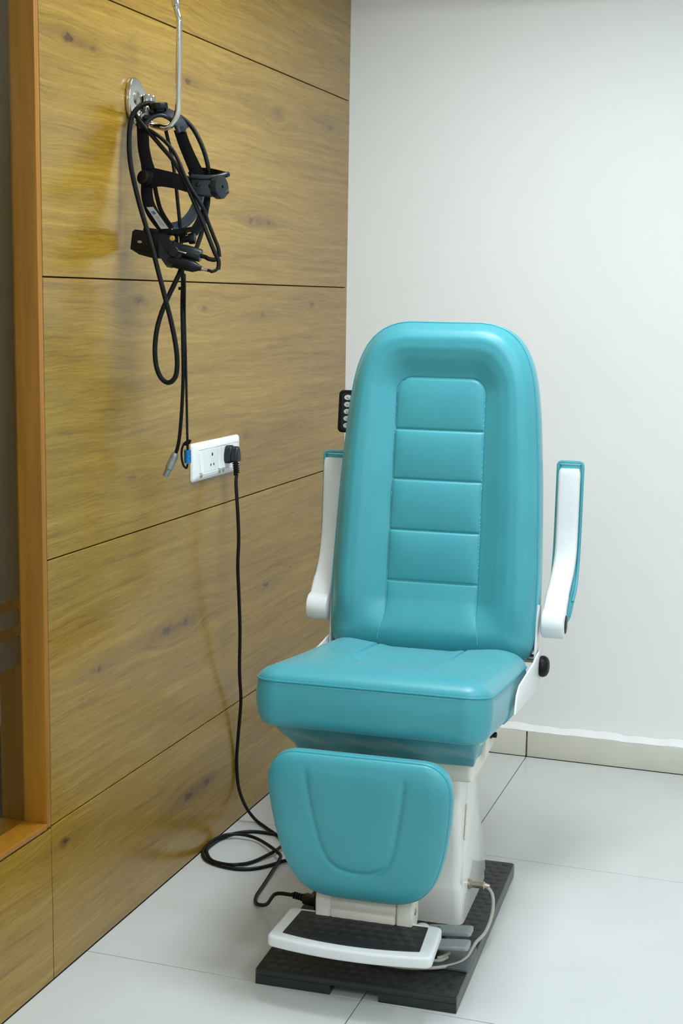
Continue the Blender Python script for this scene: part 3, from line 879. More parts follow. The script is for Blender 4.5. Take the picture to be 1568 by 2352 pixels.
# ---- folded-up armrests
def sup(w, h, r, n=4): return rrect(w, h, r, n)
for s, side_name in ((-1, 'l'), (1, 'r')):
    arm = empty('armrest', (0, 0, 0)); arm.parent = chair
    arm['label'] = 'white folded-up armrest with a teal pad'
    xc = s * .3165
    xh = s * .3085; xm = s * .3115
    path = spline([(xh, .347, .692), (xh, .366, .722), (xh + s * .001, .396, .752), (xm, .430, .780), (xm + s * .003, .462, .812), (xc, .482, .850), (xc, .492, .90), (xc, .497, .97), (xc, .500, 1.03), (xc, .5025, 1.072)], 6)
    n = len(path)
    bm = B()
    sweep(bm, path, sup(.0560, .030, .009), up=[Vector((0, -1, 0))] * n, scale=[1.04] * 14 + [1.0] * (n - 17) + [.99, .95, .86])
    # rounded free end
    obj('arm', bm, M_WHITE, arm)
    bm = B()
    lathe(bm, Vector((xh - s * .0295, .352, .694)), Vector((s, 0, 0)), [(.030, 0), (.0355, .003), (.037, .008), (.037, .050), (.0355, .056), (.032, .0585), (.026, .0595)], 32)
    hub = obj('hub', bm, M_WHITE, arm)
    bm = B(); lathe(bm, Vector((xh + s * .0298, .352, .694)), Vector((s, 0, 0)), [(.0235, -.002), (.0235, .0012), (.021, .0026), (.012, .0034), (0, .0036)], 28); obj('hub_cap', bm, M_BLACKP, hub)
    # pad lies behind the upright arm and wraps its rim
    pp = spline([(xh, .398, .676), (xh, .412, .696), (xm, .430, .718), (xm + s * .002, .446, .738), (xc, .470, .765), (xc, .498, .800), (xc, .515, .845), (xc, .524, .90), (xc, .5285, .97), (xc, .5315, 1.03), (xc, .5335, 1.080)], 6)
    bm = B(); m = len(pp)
    sc = [1.0] * m; sc[-1] = .93
    for q_ in range(10): sc[q_] = .55 + .45 * math.sin(PI / 2 * q_ / 10)
    sweep(bm, pp, sup(.0680, .036, .012), up=[Vector((0, -1, 0))] * m, scale=sc)
    pad = obj('arm_pad', bm, M_TEAL, arm)
    bm = B()
    # soft lip of the pad around the arm
    lip = [p + Vector((0, -.017, 0)) for p in pp[18:]]
    a_ = [p + Vector((.0315, 0, 0)) for p in lip]; b_ = [p - Vector((.0315, 0, 0)) for p in lip]
    top = [Vector((xc + .0315 * math.cos(a), lip[-1].y, 1.084 + .006 * math.sin(a))) for a in np.linspace(0, PI, 9)]
    tp = a_ + [Vector((xc + .029, lip[-1].y, 1.0855)), Vector((xc + .024, lip[-1].y, 1.0875)), Vector((xc - .024, lip[-1].y, 1.0875)), Vector((xc - .029, lip[-1].y, 1.0855))] + b_[::-1]
    sweep(bm, tp, circ(.0042, 8))
    obj('pad_lip', bm, M_TEAL, pad)

# ---- control panel on the rear left edge of the backrest
bm = B()
KC = Vector((-.253, .462, 1.203))
prism(bm, rrect(.080, .112, .012, 5), 0, .014, .003, 3, fr=lambda p: KC + Vector((p.x, -p.z, 0)) + Vector((0, math.sin(TAU), math.cos(TAU))) * p.y)
kp = obj('control_panel', bm, M_BLACKP, chair)
bm = B()
prism(bm, rrect(.062, .096, .006, 4), .0138, .0148, .0004, 1, fr=lambda p: KC + Vector((p.x, -p.z, 0)) + NA * p.y); obj('keypad_face', bm, M_DKBLUE, kp)
for c in range(2):
    for r in range(5):
        cx, cy = -.0145 + c * .029, .037 - r * .0185
        bm = B(); prism(bm, circ(.0098, 16, cx, cy, .0068), .0146, .0160, .0005, 1, fr=lambda p: KC + Vector((p.x, -p.z, 0)) + NA * p.y)
        bt = obj('button', bm, M_BUTTON, kp)
        bm = B()
        ic = [[(-.003, .003), (-.001, -.002), (.003, -.002)], [(-.003, .002), (0, -.002), (.003, .003)], [(-.002, .003), (-.002, -.003), (.003, -.003)], [(-.003, .0), (.001, -.002), (.003, .003)], [(-.003, .003), (.0, .0), (.001, -.004)]][r]
        tube(bm, [KC + Vector((cx + a, -.0161, 0)) + NA * (cy + b) for a, b in ic], .0006, 5, 2)
        obj('icon', bm, M_HOLE, bt)
bm = B(); box(bm, (-.275, .452, 1.17), (-.215, .468, 1.23), .003); obj('panel_bracket', bm, M_BLACKP, chair)

# ------------------------------------------------------------------ foot switch standing on the platform
fs = empty('foot_switch', chair.matrix_basis @ Vector((0, 0, 0)), YAW)
fs.location = O + Matrix.Rotation(YAW, 3, 'Z') @ Vector((.155, -.215, PHZ)); fs.rotation_euler = (0, 0, YAW)
tag(fs, 'grey metal twin foot pedal with green and red marks on the black platform', 'foot pedal')
FO = Vector((.155, -.215, PHZ))
bm = B(); box(bm, (-.075, -.052, .0), (.0715, .062, .009), .0025, 2); obj('base_plate', bm, M_DKALU, fs)
for k, (yc, mm, nm) in enumerate(((.048, M_GREEN, 'green arrow mark'), (-.026, M_RED, 'red arrow mark'))):
    bm = B()
    def frp(p, yc=yc): return Vector((p.x, yc + p.y, .040 + p.z + .10 * p.x))
    prism(bm, rrect(.104, .040, .008, 4, .018 - (.008 if yc > 0 else 0), 0), 0, .011, .002, 2, fr=frp)
    pd = obj('pedal', bm, M_ALU, fs)
    bm = B()
    for i in range(15):
        x = -.022 + i * .0060 - (.008 if yc > 0 else 0)
        for j in range(9):
            y = -.0155 + j * .0039
            coin(bm, x, y, .0108, .0017, .0010, frp, 6)
    tag(obj('tread_studs', bm, M_ALU, pd), None, None, None, 'stuff')
    bm = B(); prism(bm, [(-.030, 0), (-.013, .006), (-.013, -.006)], .0112, .0122, 0, 1, fr=frp); obj('arrow_mark', bm, mm, pd, smooth=False, label=nm)
    bm = B(); box(bm, (-.03, yc - .014, .008), (.0, yc + .014, .040), .003); obj('pedal_spring_block', bm, M_BLACKP, pd)
    bm = B(); lathe(bm, Vector((-.054, yc + .004, .0)), Vector((0, 0, 1)), [(.022, 0.008), (.022, .034), (.019, .044), (.012, .049), (0, .051)], 24); obj('switch_housing', bm, M_CREAM, fs)
# its grey lead runs to the socket at the side of the column
ic = Matrix.Rotation(-YAW, 3, 'Z')
def l2f(p): return Vector(p) - FO
bm = B(); 
cp = [(.178, .040, .112), (.205, .042, .112), (.226, .030, .100), (.235, .002, .080), (.236, -.04, .062), (.231, -.085, .050), (.219, -.125, .0445), (.217, -.165, .0445), (.214, -.205, .0445), (.200, -.240, .0445), (.165, -.272, .0445), (.12, -.290, .0445), (.08, -.297, .0445), (.03, -.292, .0445), (.0, -.27, .0445), (.03, -.245, .0445), (.085, -.245, .0480), (.125, -.258, .0505), (.160, -.252, .0505), (.175, -.235, .0530)]
tube(bm, [l2f(p) for p in cp], .0040, 10, 8); obj('lead', bm, M_GCORD, fs)
bm = B()
tube(bm, [l2f(p) for p in [(.10, -.232, .0500), (.135, -.246, .0520), (.16, -.248, .0560), (.178, -.228, .060)]], .0036, 8, 6); obj('lead', bm, M_GCORD, fs)
bm = B(); p = l2f((.1645, .040, .112)); lathe(bm, p, Vector((1, 0, 0)), [(.0125, 0), (.0125, .008), (.0105, .009), (.0105, .012), (.0085, .013), (.0085, .034), (.0095, .035), (.0095, .040), (.006, .044), (.0045, .054)], 20); obj('lead_connector', bm, M_NICKEL, fs)

# ------------------------------------------------------------------ power cord: wall plug, flex on the floor, inlet connector
pc = empty('power_cord', (0.17, -1.10, 0)); tag(pc, 'black power cord from the wall socket coiled on the floor beside the chair', 'power cord')
po = Vector(pc.location)
def F(u, v, z=.0052): return pw(u, v, 2, z) - po
def Wl(u, v, x): return pw(u, v, 0, x) - po
Yp, Zp = pw(536, 1043, 0, .035).y, pw(536, 1043, 0, .035).z
zt = Zp - .0215
cpts = [Vector((.0445, Yp, zt - .034)) - po, Wl(542, 1112, .050), Wl(546, 1180, .060), Wl(548, 1240, .064), Wl(546, 1300, .062), Wl(549, 1380, .058), Wl(551, 1450, .052), Wl(550, 1540, .040), Wl(553, 1610, .027), Wl(547, 1690, .012), Wl(543.5, 1750, .0055), Wl(548, 1808, .010), Wl(564, 1852, .032)]
cpts += [F(586, 1882, .010), F(612, 1902), F(640, 1922), F(668, 1950), F(700, 1962), F(705, 1945), F(672, 1925), F(630, 1916), F(582, 1910), F(541, 1914), F(508, 1926), F(480, 1945), F(474.6, 1957.5), F(486, 1976), F(516, 1985), F(545, 1986, .009), F(582, 1979), F(629, 1956, .012), F(660, 1935, .016), F(690, 1930, .016), F(700, 1955, .012), F(680, 1972, .012), F(644, 1979), F(632, 1984), F(591, 1994), F(549, 1996), F(508, 1989), F(475, 1976), F(465.5, 1959), F(475, 1942), F(503, 1923, .0125), F(533, 1916, .014), F(566, 1918.6, .014), F(599, 1931, .012), F(639, 1959, .020), F(643, 1972, .020), F(630, 1994, .010), F(606, 2032), F(588, 2060), F(590, 2076, .007), F(612, 2077, .022)]
inl = O + Matrix.Rotation(YAW, 3, 'Z') @ Vector((-.176, -.080, .070)) - po      # inlet on the column side
idir = (Matrix.Rotation(YAW, 3, 'Z') @ Vector((-1, .10, .10))).normalized()
p1 = inl + idir * .058
cpts += [p1 + idir * .05 + Vector((0, 0, -.010)), p1 + Vector((0, 0, 0))]
bm = B(); tube(bm, cpts, .0048, 10, 10); obj('flex', bm, M_CORD, pc)
# inlet connector
bm = B()
x_, y_, a_ = basis(idir)
prism(bm, rrect(.027, .021, .005, 3), 0.0, .034, .003, 2, fr=lambda p: inl + x_ * p.x + y_ * p.y + a_ * p.z)
lathe(bm, inl, idir, [(.0105, .032), (.0098, .038)], 16)
for i in range(4): lathe(bm, inl + idir * (.039 + i * .0062), idir, [(.0062, 0), (.0088, .001), (.0088, .0036), (.0062, .0046)], 16)
lathe(bm, inl, idir, [(.006, .036), (.0058, .066)], 12)
obj('inlet_connector', bm, M_BLACKP, pc)
# wall plug (rounded triangular body pushed into the right socket)
pc0 = pw(537, 1045, 0, .045); 
bm = B()
Yp, Zp = pw(536, 1043, 0, .035).y, pw(536, 1043, 0, .035).z
body = [(a * .80, b * .70) for a, b in [(-.026, -.024), (-.020, -.034), (.020, -.034), (.026, -.024), (.0225, .006), (.013, .028), (.006, .034), (-.006, .034), (-.013, .028), (-.0225, .006)]]
prism(bm, body, .014, .034, .004, 3, fr=lambda p: Vector((p.z, Yp + p.x, Zp + p.y)) - po)
prism(bm, [(a * .86, b * .90) for a, b in body], .030, .052, .006, 3, fr=lambda p: Vector((p.z, Yp + p.x, Zp + p.y)) - po)
pl_ = obj('wall_plug', bm, M_DKBLUE, pc)
bm = B()
zt = Zp - .0215
pc1 = Vector((.042, Yp, zt)) - po
for i in range(5): lathe(bm, pc1 + Vector((.0006 * i, 0, -.002 - i * .0058)), Vector((0, 0, -1)), [(.006, 0), (.0098 - i * .0004, .001), (.0098 - i * .0004, .0034), (.006, .0044)], 16)
lathe(bm, pc1, Vector((0, 0, -1)), [(.0070, -.006), (.0058, .036)], 14)
obj('strain_relief', bm, M_BLACKP, pl_)
bm = B()
for j in range(3):
    for i in range(3):
        yy, z2 = Yp - .006 + i * .006, Zp - .013 + j * .004
        box(bm, Vector((.0518, yy - .0018, z2 - .0008)) - po, Vector((.0524, yy + .0018, z2 + .0008)) - po)
tag(obj('embossed_mark', bm, M_BLACKP, pl_, smooth=False), None, None, None, 'stuff')

# ------------------------------------------------------------------ switch and socket plate
so = empty('socket_plate', (0, -1.05, 1.073)); tag(so, 'white modular plate with switches and sockets on the oak wall', 'power socket')
def SP(p): return Vector((p.z, p.x, p.y))           # (a along y, b up, c out of wall)
PWD, PHT2 = .306, .1005
bm = B()
# frame: outer bevelled body sloping outwards, central opening carries the modules
rings = []
for (w_, h_, c_, r_) in ((PWD, PHT2, .0005, .008), (PWD, PHT2, .004, .008), (PWD - .006, PHT2 - .006, .0085, .008), (PWD - .022, PHT2 - .022, .0122, .007), (PWD - .046, PHT2 - .036, .0132, .003), (PWD - .048, PHT2 - .038, .0118, .002)):
    rings.append([bm.verts.new(SP(Vector((a, b, c_)))) for a, b in rrect(w_, h_, r_, 5)])
for A, C in zip(rings, rings[1:]):
    for i in range(len(A)): bm.faces.new([A[i], A[(i + 1) % len(A)], C[(i + 1) % len(A)], C[i]])
bm.faces.new(rings[0][::-1]); bm.faces.new(rings[-1])
obj('faceplate', bm, M_PLATE, so, ang=40)
MH = PHT2 - .041
def module(name, a0, a1, c1=.0125):
    bm = B(); box(bm, SP(Vector((a0 + .0004, -MH / 2, .0105))), SP(Vector((a1 - .0004, MH / 2, c1))), .0008, 1); return obj(name, bm, M_PLATE, so)
A0 = -.127; U = .0318
module('blank_module', A0, A0 + U * .5)
def rocker(a0, a1):
    bm = B()
    w_ = (a1 - a0) - .0016
    prof = [(-MH / 2 + .002, .0185), (-MH / 2 + .002, .0120), (MH / 2 - .002, .0120), (MH / 2 - .002, .0130), (0.0, .0146)]
    prism(bm, prof, a0 + .0008, a1 - .0008, .0006, 1, fr=lambda p: Vector((p.y, p.z, p.x)))
    o = obj('rocker_switch', bm, M_PLATE, so, ang=20)
    bm = B()
    for k in range(2):
        box(bm, Vector((.0131, (a0 + a1) / 2 - .0065, -MH / 2 - .0075 - k * .0040)), Vector((.0135, (a0 + a1) / 2 + .0065, -MH / 2 - .0050 - k * .0040)))
    tag(obj('printed_mark', bm, M_PRINT, o, smooth=False), None, None, None, 'stuff')
def socket(a0, a1):
    m = module('socket', a0, a1, .0128)
    ac = (a0 + a1) / 2
    for (da, db, r) in ((0, .014, .0042), (-.0095, -.013, .0032), (.0095, -.013, .0032)):
        bm = B(); prism(bm, circ(r, 14, ac + da, db, r * 1.15), .0120, .01295, 0, 1, fr=lambda p: SP(p))
        obj('socket_hole', bm, M_HOLE, m, smooth=False)
rocker(A0 + U * .15, A0 + U * .78)
module('blank_module', A0 + U * .8, A0 + U * 1.7)
socket(A0 + U * 1.7, A0 + U * 3.7)
rocker(A0 + U * 3.85, A0 + U * 4.55)
rocker(A0 + U * 4.6, A0 + U * 5.3)
socket(A0 + U * 5.5, A0 + U * 7.5)
module('blank_module', A0 + U * 7.5, -A0)

# ------------------------------------------------------------------ wall hook
HY = -1.509
hk = empty('wall_hook', (0, HY, 1.94)); tag(hk, 'polished steel wall hook carrying the black headset', 'hook')
ho = Vector(hk.location)
bm = B()
# teardrop plate: pointed flare to the right, round bottom
tp = [(-.004, .046), (-.016, .046), (-.026, .040), (-.034, .026), (-.038, .006), (-.038, -.016), (-.032, -.036), (-.020, -.048), (-.004, -.054), (.014, -.050), (.028, -.040), (.040, -.022), (.052, -.006), (.066, .004), (.078, .008), (.078, .016), (.060, .017), (.044, .022), (.030, .030), (.016, .040)]
sp = spline([(a, b, 0) for a, b in tp], 4, True)
prism(bm, [(p.x, p.y) for p in sp], .0005, .0125, .0022, 3, fr=lambda p: Vector((p.z, p.x, p.y)))
plt = obj('back_plate', bm, M_CHROME, hk, ang=40)
bm = B(); lathe(bm, Vector((.0125, -.004, .002)), Vector((1, 0, 0)), [(.0155, 0), (.0150, .002), (.011, .0042), (0, .0055)], 28); obj('screw', bm, M_SCREW, plt)
for yy in (.030, .054):
    bm = B(); lathe(bm, Vector((.021, yy, -.020)), Vector((0, 0, 1)), [(.0085, 0), (.0095, .001), (.0095, .032), (.0085, .034), (.005, .0345)], 20)
    obj('rod_socket', bm, M_CHROME, hk)
def HK(u, v): return pw(u, v, 1, HY) - ho
bm = B()
tube(bm, [Vector((.021, .044, -.02)), Vector((.023, .040, -.036)), Vector((.033, .022, -.0495)), Vector((.048, .006, -.0575)), HK(366, 291), HK(379, 294), HK(392, 288), HK(403, 272), HK(408.5, 250), HK(409.5, 200), HK(410.5, 130), HK(411.5, 60), HK(411, 44), HK(406, 24), HK(404, 12)], .0068, 18, 8)
obj('hook_rod', bm, M_CHROME, hk)
bm = B(); q0, q1 = HK(405, 16), HK(399, -22); lathe(bm, q0, q1 - q0, [(.0078, 0), (.0092, .0012), (.0092, .034), (.006, .039), (0, .040)], 20); obj('end_cap', bm, M_CHROME, hk)

# ------------------------------------------------------------------ head-worn ophthalmoscope
RT = Vector((CAM_M[0][0], CAM_M[1][0], CAM_M[2][0])); UPV = Vector((CAM_M[0][1], CAM_M[1][1], CAM_M[2][1])); FW = -Vector((CAM_M[0][2], CAM_M[1][2], CAM_M[2][2]))
anchor = pw(385, 290, 1, HY); KPX = 3.2231888 / FPX
hd = bpy.data.objects.new('ophthalmoscope_headset', None); COL.objects.link(hd); hd.empty_display_size = .05
mm = Matrix(((RT.x, FW.x, UPV.x), (RT.y, FW.y, UPV.y), (RT.z, FW.z, UPV.z))).to_4x4(); mm.translation = anchor
hd.matrix_world = mm
tag(hd, 'black head-worn ophthalmoscope with braided cables hanging on the steel hook', 'medical headset')
def h(u, v, d=0.0): return Vector(((u - 385) * KPX, d, -(v - 290) * KPX))
mi = mm.inverted()
def hw(u, v, ax, val): return mi @ pw(u, v, ax, val)
def strip(name, pts, wpx, th, mat, up=None, sub=8, parent=hd, r=.001, ws=None):
    """flat band: pts in (u,v,d) pixels of the photo's frame; broad side faces -Y of the headset frame"""
    path = spline([h(*p) for p in pts], sub); n = len(path)
    bm = B()
    ups = up if up is not None else Vector((0, 1, 0))
    sc = None
    if ws: sc = list(np.interp(np.linspace(0, 1, n), np.linspace(0, 1, len(ws)), ws))
    sweep(bm, path, rrect(wpx * KPX, th, min(th * .45, .0012), 2), up=[ups] * n, scale=sc)
    return obj(name, bm, mat, parent)
# crown saddle: two wide arched shells over the hook
bm = B()
path = spline([h(*p) for p in [(324, 296, -.010), (332, 280, -.012), (350, 265, -.012), (370, 259, -.006), (392, 264, .006), (408, 277, .016), (418, 294, .022)]], 8)
sect = rrect(.037, .0095, .004, 3)
ups = []
for i in range(len(path)):
    tg = (path[min(i + 1, len(path) - 1)] - path[max(i - 1, 0)]).normalized()
    ups.append((Vector((-tg.z, 0, tg.x)).normalized() * .66 + Vector((0, -.75, 0))).normalized())
sweep(bm, path, sect, up=ups)
crown = obj('crown_saddle', bm, M_DKBLUE, hd)
for (u, v, d) in ((335, 274, -.022), (350, 261, -.022)):
    bm = B(); lathe(bm, h(u, v, d), Vector((-.45, -.55, .7)), [(.0065, -.004), (.0065, .001), (.0048, .0025), (0, .003)], 18)
    obj('saddle_rivet', bm, M_BLACKP, crown)
for a, b in ((h(319, 300, -.016), h(340, 286, .008)), (h(402, 300, .010), h(424, 285, .034))):
    bm = B(); box(bm, a, b, .003); obj('band_clamp', bm, M_DKBLUE, crown)
# ribbed tightening knob on the crown
bm = B(); lathe(bm, h(366, 256, -.008), Vector((-.10, -.22, 1)), [(.012, -.003), (.012, .002), (.0205, .0025), (.0215, .004), (.0215, .014), (.020, .0155), (.014, .0165), (0, .0165)], 48, wob=lambda i, hh: 1.0 if (i // 2) % 2 or hh < .003 or hh > .0145 else .95)
obj('crown_knob', bm, M_BLACKP, hd)
# legs of the crown band
strip('crown_strap', [(329, 292, -.012), (330.5, 320, -.014), (332, 345, -.014), (338, 375, -.012), (345, 405, -.010)], 27, .0026, M_BAND, ws=[1, 1, 1, 1.0, 1.25])
strip('crown_strap', [(409, 290, .022), (418, 318, .030), (429, 345, .038), (441, 372, .044), (452, 398, .046)], 27, .0026, M_BAND, ws=[1, 1, 1.03, 1.1, 1.3])
# head band ring: near temple band, rear housing, far band
strip('temple_band', [(332, 413, -.012), (350, 411, -.013), (375, 413, -.014), (405, 419, -.014), (432, 425, -.010), (450, 429, -.006)], 40, .0026, M_BAND, ws=[.9, 1.15, .95, .88, .92, .92])
strip('far_band', [(523, 402, .000), (505, 397, .022), (480, 392, .040), (455, 392, .048), (432, 400, .052)], 30, .0024, M_BAND, ws=[.35, .7, 1, 1.25, 1.2])
bm = B()
path = spline([h(*p) for p in [(441, 428, -.008), (460, 431, -.010), (480, 433, -.010), (494, 432, -.008), (506, 429, -.002), (513, 425, .006)]], 8)
sweep(bm, path, rrect(.042, .010, .003, 3), up=[Vector((0, 1, 0))] * len(path))
hous = obj('rear_housing', bm, M_DKBLUE, hd)
bm = B()
path = spline([h(*p) for p in [(441, 409, -.012), (462, 411, -.014), (483, 411, -.013), (500, 408, -.008), (514, 402, .0), (523, 398, .010)]], 8)
sweep(bm, path, circ(.0062, 12)); obj('housing_rim', bm, M_DKBLUE, hous)
for (u, v) in ((456, 427), (486, 431)):
    bm = B(); lathe(bm, h(u, v, -.0145), Vector((0, -1, 0)), [(.0062, -.001), (.0062, .0012), (.0045, .0022), (0, .0024)], 16)
    obj('housing_rivet', bm, M_BLACKP, hous)
bm = B(); lathe(bm, h(497, 432, -.006), Vector((.85, -.52, -.05)), [(.020, 0), (.0255, .001), (.0265, .003), (.0265, .014), (.0245, .0165), (.020, .0175), (.004, .0175), (.004, .0150), (0, .0150)], 52, wob=lambda i, hh: 1.0 if (i // 2) % 2 or hh < .002 or hh > .0155 else .95)
obj('size_knob', bm, M_DKBLUE, hd)
# round pivot at the temple
bm = B(); lathe(bm, h(338, 413, -.012), Vector((-.55, -.83, .05)), [(.0185, -.004), (.0185, .003), (.0160, .0045), (.0160, .014), (.0135, .0165), (0, .0172)], 32); obj('temple_pivot', bm, M_BLACKP, hd)
# front bow of the head ring
strip('front_bow', [(340, 415, -.010), (338, 440, -.008), (341, 465, -.006), (350, 488, -.004), (366, 512, -.002), (386, 536, .000), (398, 548, .0)], 27, .0028, M_BAND, ws=[1, 1.0, 1.0, 1.05, 1.0, .9, .7])
strip('ring_edge', [(356, 430, -.004), (361, 455, .0), (368, 480, .004), (380, 502, .008), (394, 522, .01)], 10, .004, M_BAND)
bm = B()
prism(bm, [(337.5, 478), (353, 477.5), (388.5, 527), (371, 528)], -.0105, -.0099, 0, 1, fr=lambda p: h(p.x, p.y, p.z + .0022 * 0 + (.0000)))
stk = obj('sticker', bm, M_STICK, hd, smooth=False, label='silver sticker with a small blue mark')
bm = B(); prism(bm, [(348, 488), (355, 487), (360, 493), (354, 495)], -.0112, -.0106, 0, 1, fr=lambda p: h(p.x, p.y, p.z))
obj('blue_mark', bm, M_INK, stk, smooth=False)
bm = B()
for k in range(4):
    u0, v0 = 359 + k * 2.2 - 2, 497 + k * .4
    prism(bm, [(u0, v0), (u0 + 1, v0), (u0 + 16, v0 + 22), (u0 + 15, v0 + 22)], -.0112, -.0106, 0, 1, fr=lambda p: h(p.x, p.y, p.z))
tag(obj('printed_line', bm, M_PRINT, stk, smooth=False), None, None, None, 'stuff')
# padded brow rest and outer shell
path = spline([h(*p) for p in [(455, 438, .034), (450, 460, .034), (440, 482, .033), (425, 501, .031), (408, 512, .028), (392, 515, .024)]], 10)
bm = B(); sweep(bm, path, rrect(.027, .0085, .0035, 4), up=[Vector((-.30, -.90, .30)).normalized()] * len(path), scale=list(np.interp(np.linspace(0, 1, len(path)), [0, .3, .7, 1], [.9, 1.0, 1.0, .7])))
obj('brow_pad', bm, M_PAD, hd)
path = spline([h(*p) for p in [(463, 452, .050), (462, 478, .050), (455, 500, .046), (444, 520, .042), (438, 528, .040)]], 8)
bm = B(); sweep(bm, path, rrect(.026, .003, .001, 2), up=[Vector((-.35, -.9, .15)).normalized()] * len(path)); obj('brow_shell', bm, M_DKBLUE, hd)
path = spline([h(*p) for p in [(470, 438, .046), (468, 460, .048), (462, 490, .05)]], 6)
bm = B(); sweep(bm, path, rrect(.018, .003, .001, 2), up=[Vector((0, 1, 0))] * len(path)); obj('far_bow', bm, M_BAND, hd)
# hinge bridge between ring and optics
bm = B()
prism(bm, [(392, 531), (442, 523), (443, 527), (429, 531), (429, 537), (396, 541)], -.012, .018, .001, 1, fr=lambda p: h(p.x, p.y, p.z))
box(bm, h(389, 560, -.010), h(402, 532, .012), .002); box(bm, h(404, 556, -.006), h(409, 536, .010), .001); box(bm, h(419, 556, -.006), h(425, 536, .010), .001)
obj('hinge_bridge', bm, M_BAND, hd)
# optics housing: ribbed box reaching back towards the wall
bm = B()
def oax(a, b, c):  # a along the box (right and nearer), b down, c depth
    base = h(305, 548, .012)
    A_ = Vector((.955, -.20, -.16)).normalized(); C_ = Vector((.22, .97, .10)).normalized(); D_ = A_.cross(C_).normalized()
    if D_.z > 0: D_ = -D_
    return base + A_ * a + D_ * b + C_ * c
box(bm, (0, -.020, -.018), (.100, .024, .018), .004, 2, fr=lambda p: oax(p.x, p.y, p.z))
prism(bm, [(0, .022), (.10, .022), (.10, .028), (.055, .036), (.022, .032)], -.015, .015, .003, 2, fr=lambda p: oax(p.x, p.y, p.z))
for i in range(3): box(bm, (.004 + i * .008, -.0225, -.014 + i * .003), (.080, -.0195, -.010 + i * .010), .0007, 1, fr=lambda p: oax(p.x, p.y, p.z))
box(bm, (.024, -.030, -.012), (.060, -.018, .012), .002, 2, fr=lambda p: oax(p.x, p.y, p.z))
opt = obj('optics_housing', bm, M_BLACKP, hd)
bm = B(); 
prism(bm, circ(.0055, 14, .022, .004, .0032), -.0195, -.0178, .0004, 1, fr=lambda p: oax(p.x, p.y, p.z)); obj('screw_dot', bm, M_SCREW, opt)
# centre block
bm = B()
prism(bm, [(368, 548), (400, 545), (404, 562), (418, 560), (420, 590), (408, 604), (394, 614), (381, 611), (366, 588)], -.020, .014, .003, 2, fr=lambda p: h(p.x, p.y, p.z)); obj('mirror_block', bm, M_BLACKP, hd)
bm = B(); lathe(bm, h(398.5, 552.5, -.0215), Vector((-.1, -1, .05)), [(.0062, 0), (.0062, .005), (.0052, .0062), (0, .0064)], 20); obj('brass_screw', bm, M_BRASS, hd, label='round brass screw head')
bm = B(); lathe(bm, h(424, 549, .004), Vector((1, -.15, .08)), [(.0075, 0), (.0075, .009), (.0118, .010), (.0125, .012), (.0125, .022), (.0112, .024), (0, .0245)], 28); obj('focus_knob', bm, M_BLACKP, hd)
bm = B(); lathe(bm, h(400, 582, -.018), Vector((-.05, -1, .05)), [(.0125, -.004), (.0125, .004), (.0105, .006), (0, .0064)], 26); dial = obj('lever_dial', bm, M_BLACKP, hd)
bm = B(); cyl(bm, h(411, 580.5, -.024), h(430.5, 586.5, -.026), .0020, 10, .0005); obj('lever_pin', bm, M_CHROME, dial)
ax = Vector((1, -.10, -.30)).normalized()
bm = B(); lathe(bm, h(408, 573, -.004), ax, [(.010, 0), (.0125, .006), (.0150, .016), (.0150, .054), (.0138, .0565), (.006, .057), (0, .057)], 30); obj('lamp_housing', bm, M_DKBLUE, hd)
ax2 = Vector((1, -.08, -.27)).normalized()
bm = B(); lathe(bm, h(392, 600, -.008), ax2, [(.008, -.008), (.013, -.004), (.0138, .004), (.0138, .042), (.0130, .0425), (.0130, .055), (.0080, .066), (.0062, .069), (.0062, .073), (0, .073)], 30); obj('illumination_tube', bm, M_BLACKP, hd)
bm = B(); q = h(392, 600, -.008) + ax2 * .073; lathe(bm, q, ax2, [(.0032, 0), (.0048, .001), (.0048, .006), (.0036, .0065), (.0036, .011), (.0042, .0115), (.0042, .015)], 16); obj('plug_pin', bm, M_NICKEL, hd)
q2 = q + ax2 * .015
bm = B(); tube(bm, [q2, q2 + ax2 * .008, h(487, 627, -.016), h(498, 622, -.014), h(502, 612, -.012), h(502, 600, -.010)], .0034, 10, 6); obj('lamp_lead', bm, M_CORD, hd)
q3 = h(408, 573, -.004) + ax * .056
bm = B(); tube(bm, [q3, q3 + ax * .012, h(480, 597, -.014), h(494, 599, -.013), h(502, 592, -.010)], .0050, 10, 6); obj('lamp_lead', bm, M_CORD, hd)
# cables
def cable(pts, r, mat, name='cable', n=10):
    bm = B(); tube(bm, pts, r, n, 8); return obj(name, bm, mat, hd)
# long braided loop on the wall side
cable([h(352, 238, .0), h(338, 241, -.012), h(320, 253, -.020), h(307, 275, -.024), h(301.5, 305, -.026), h(300.5, 345, -.026), h(304, 385, -.026), h(313, 430, -.026), h(325, 478, -.026), h(339, 525, -.028), h(354, 575, -.034), h(368, 630, -.034), h(382, 685, -.03), h(396, 742, -.026), h(406, 795, -.022), h(409, 835, -.018), h(405, 866, -.016), h(390, 880, -.014), h(373, 871, -.012), h(361, 845, -.010), h(356.5, 805, -.006), h(360, 760, -.002), h(370, 720, .002), h(385, 682, .006), h(400, 650, .008), h(412, 622, .012), h(416, 600, .018)], .0056, M_BRAID)
cable([h(352, 238, .0), h(372, 246, .012), h(395, 254, .022), h(418, 265, .030), h(438, 284, .034), h(455, 314, .036), h(467, 345, .038), h(474, 375, .040), h(476, 400, .048), h(474, 430, .054), h(470, 462, .058), h(464, 495, .058), h(456, 530, .052), h(447, 562, .040), h(438, 590, .030)], .0052, M_BRAID)
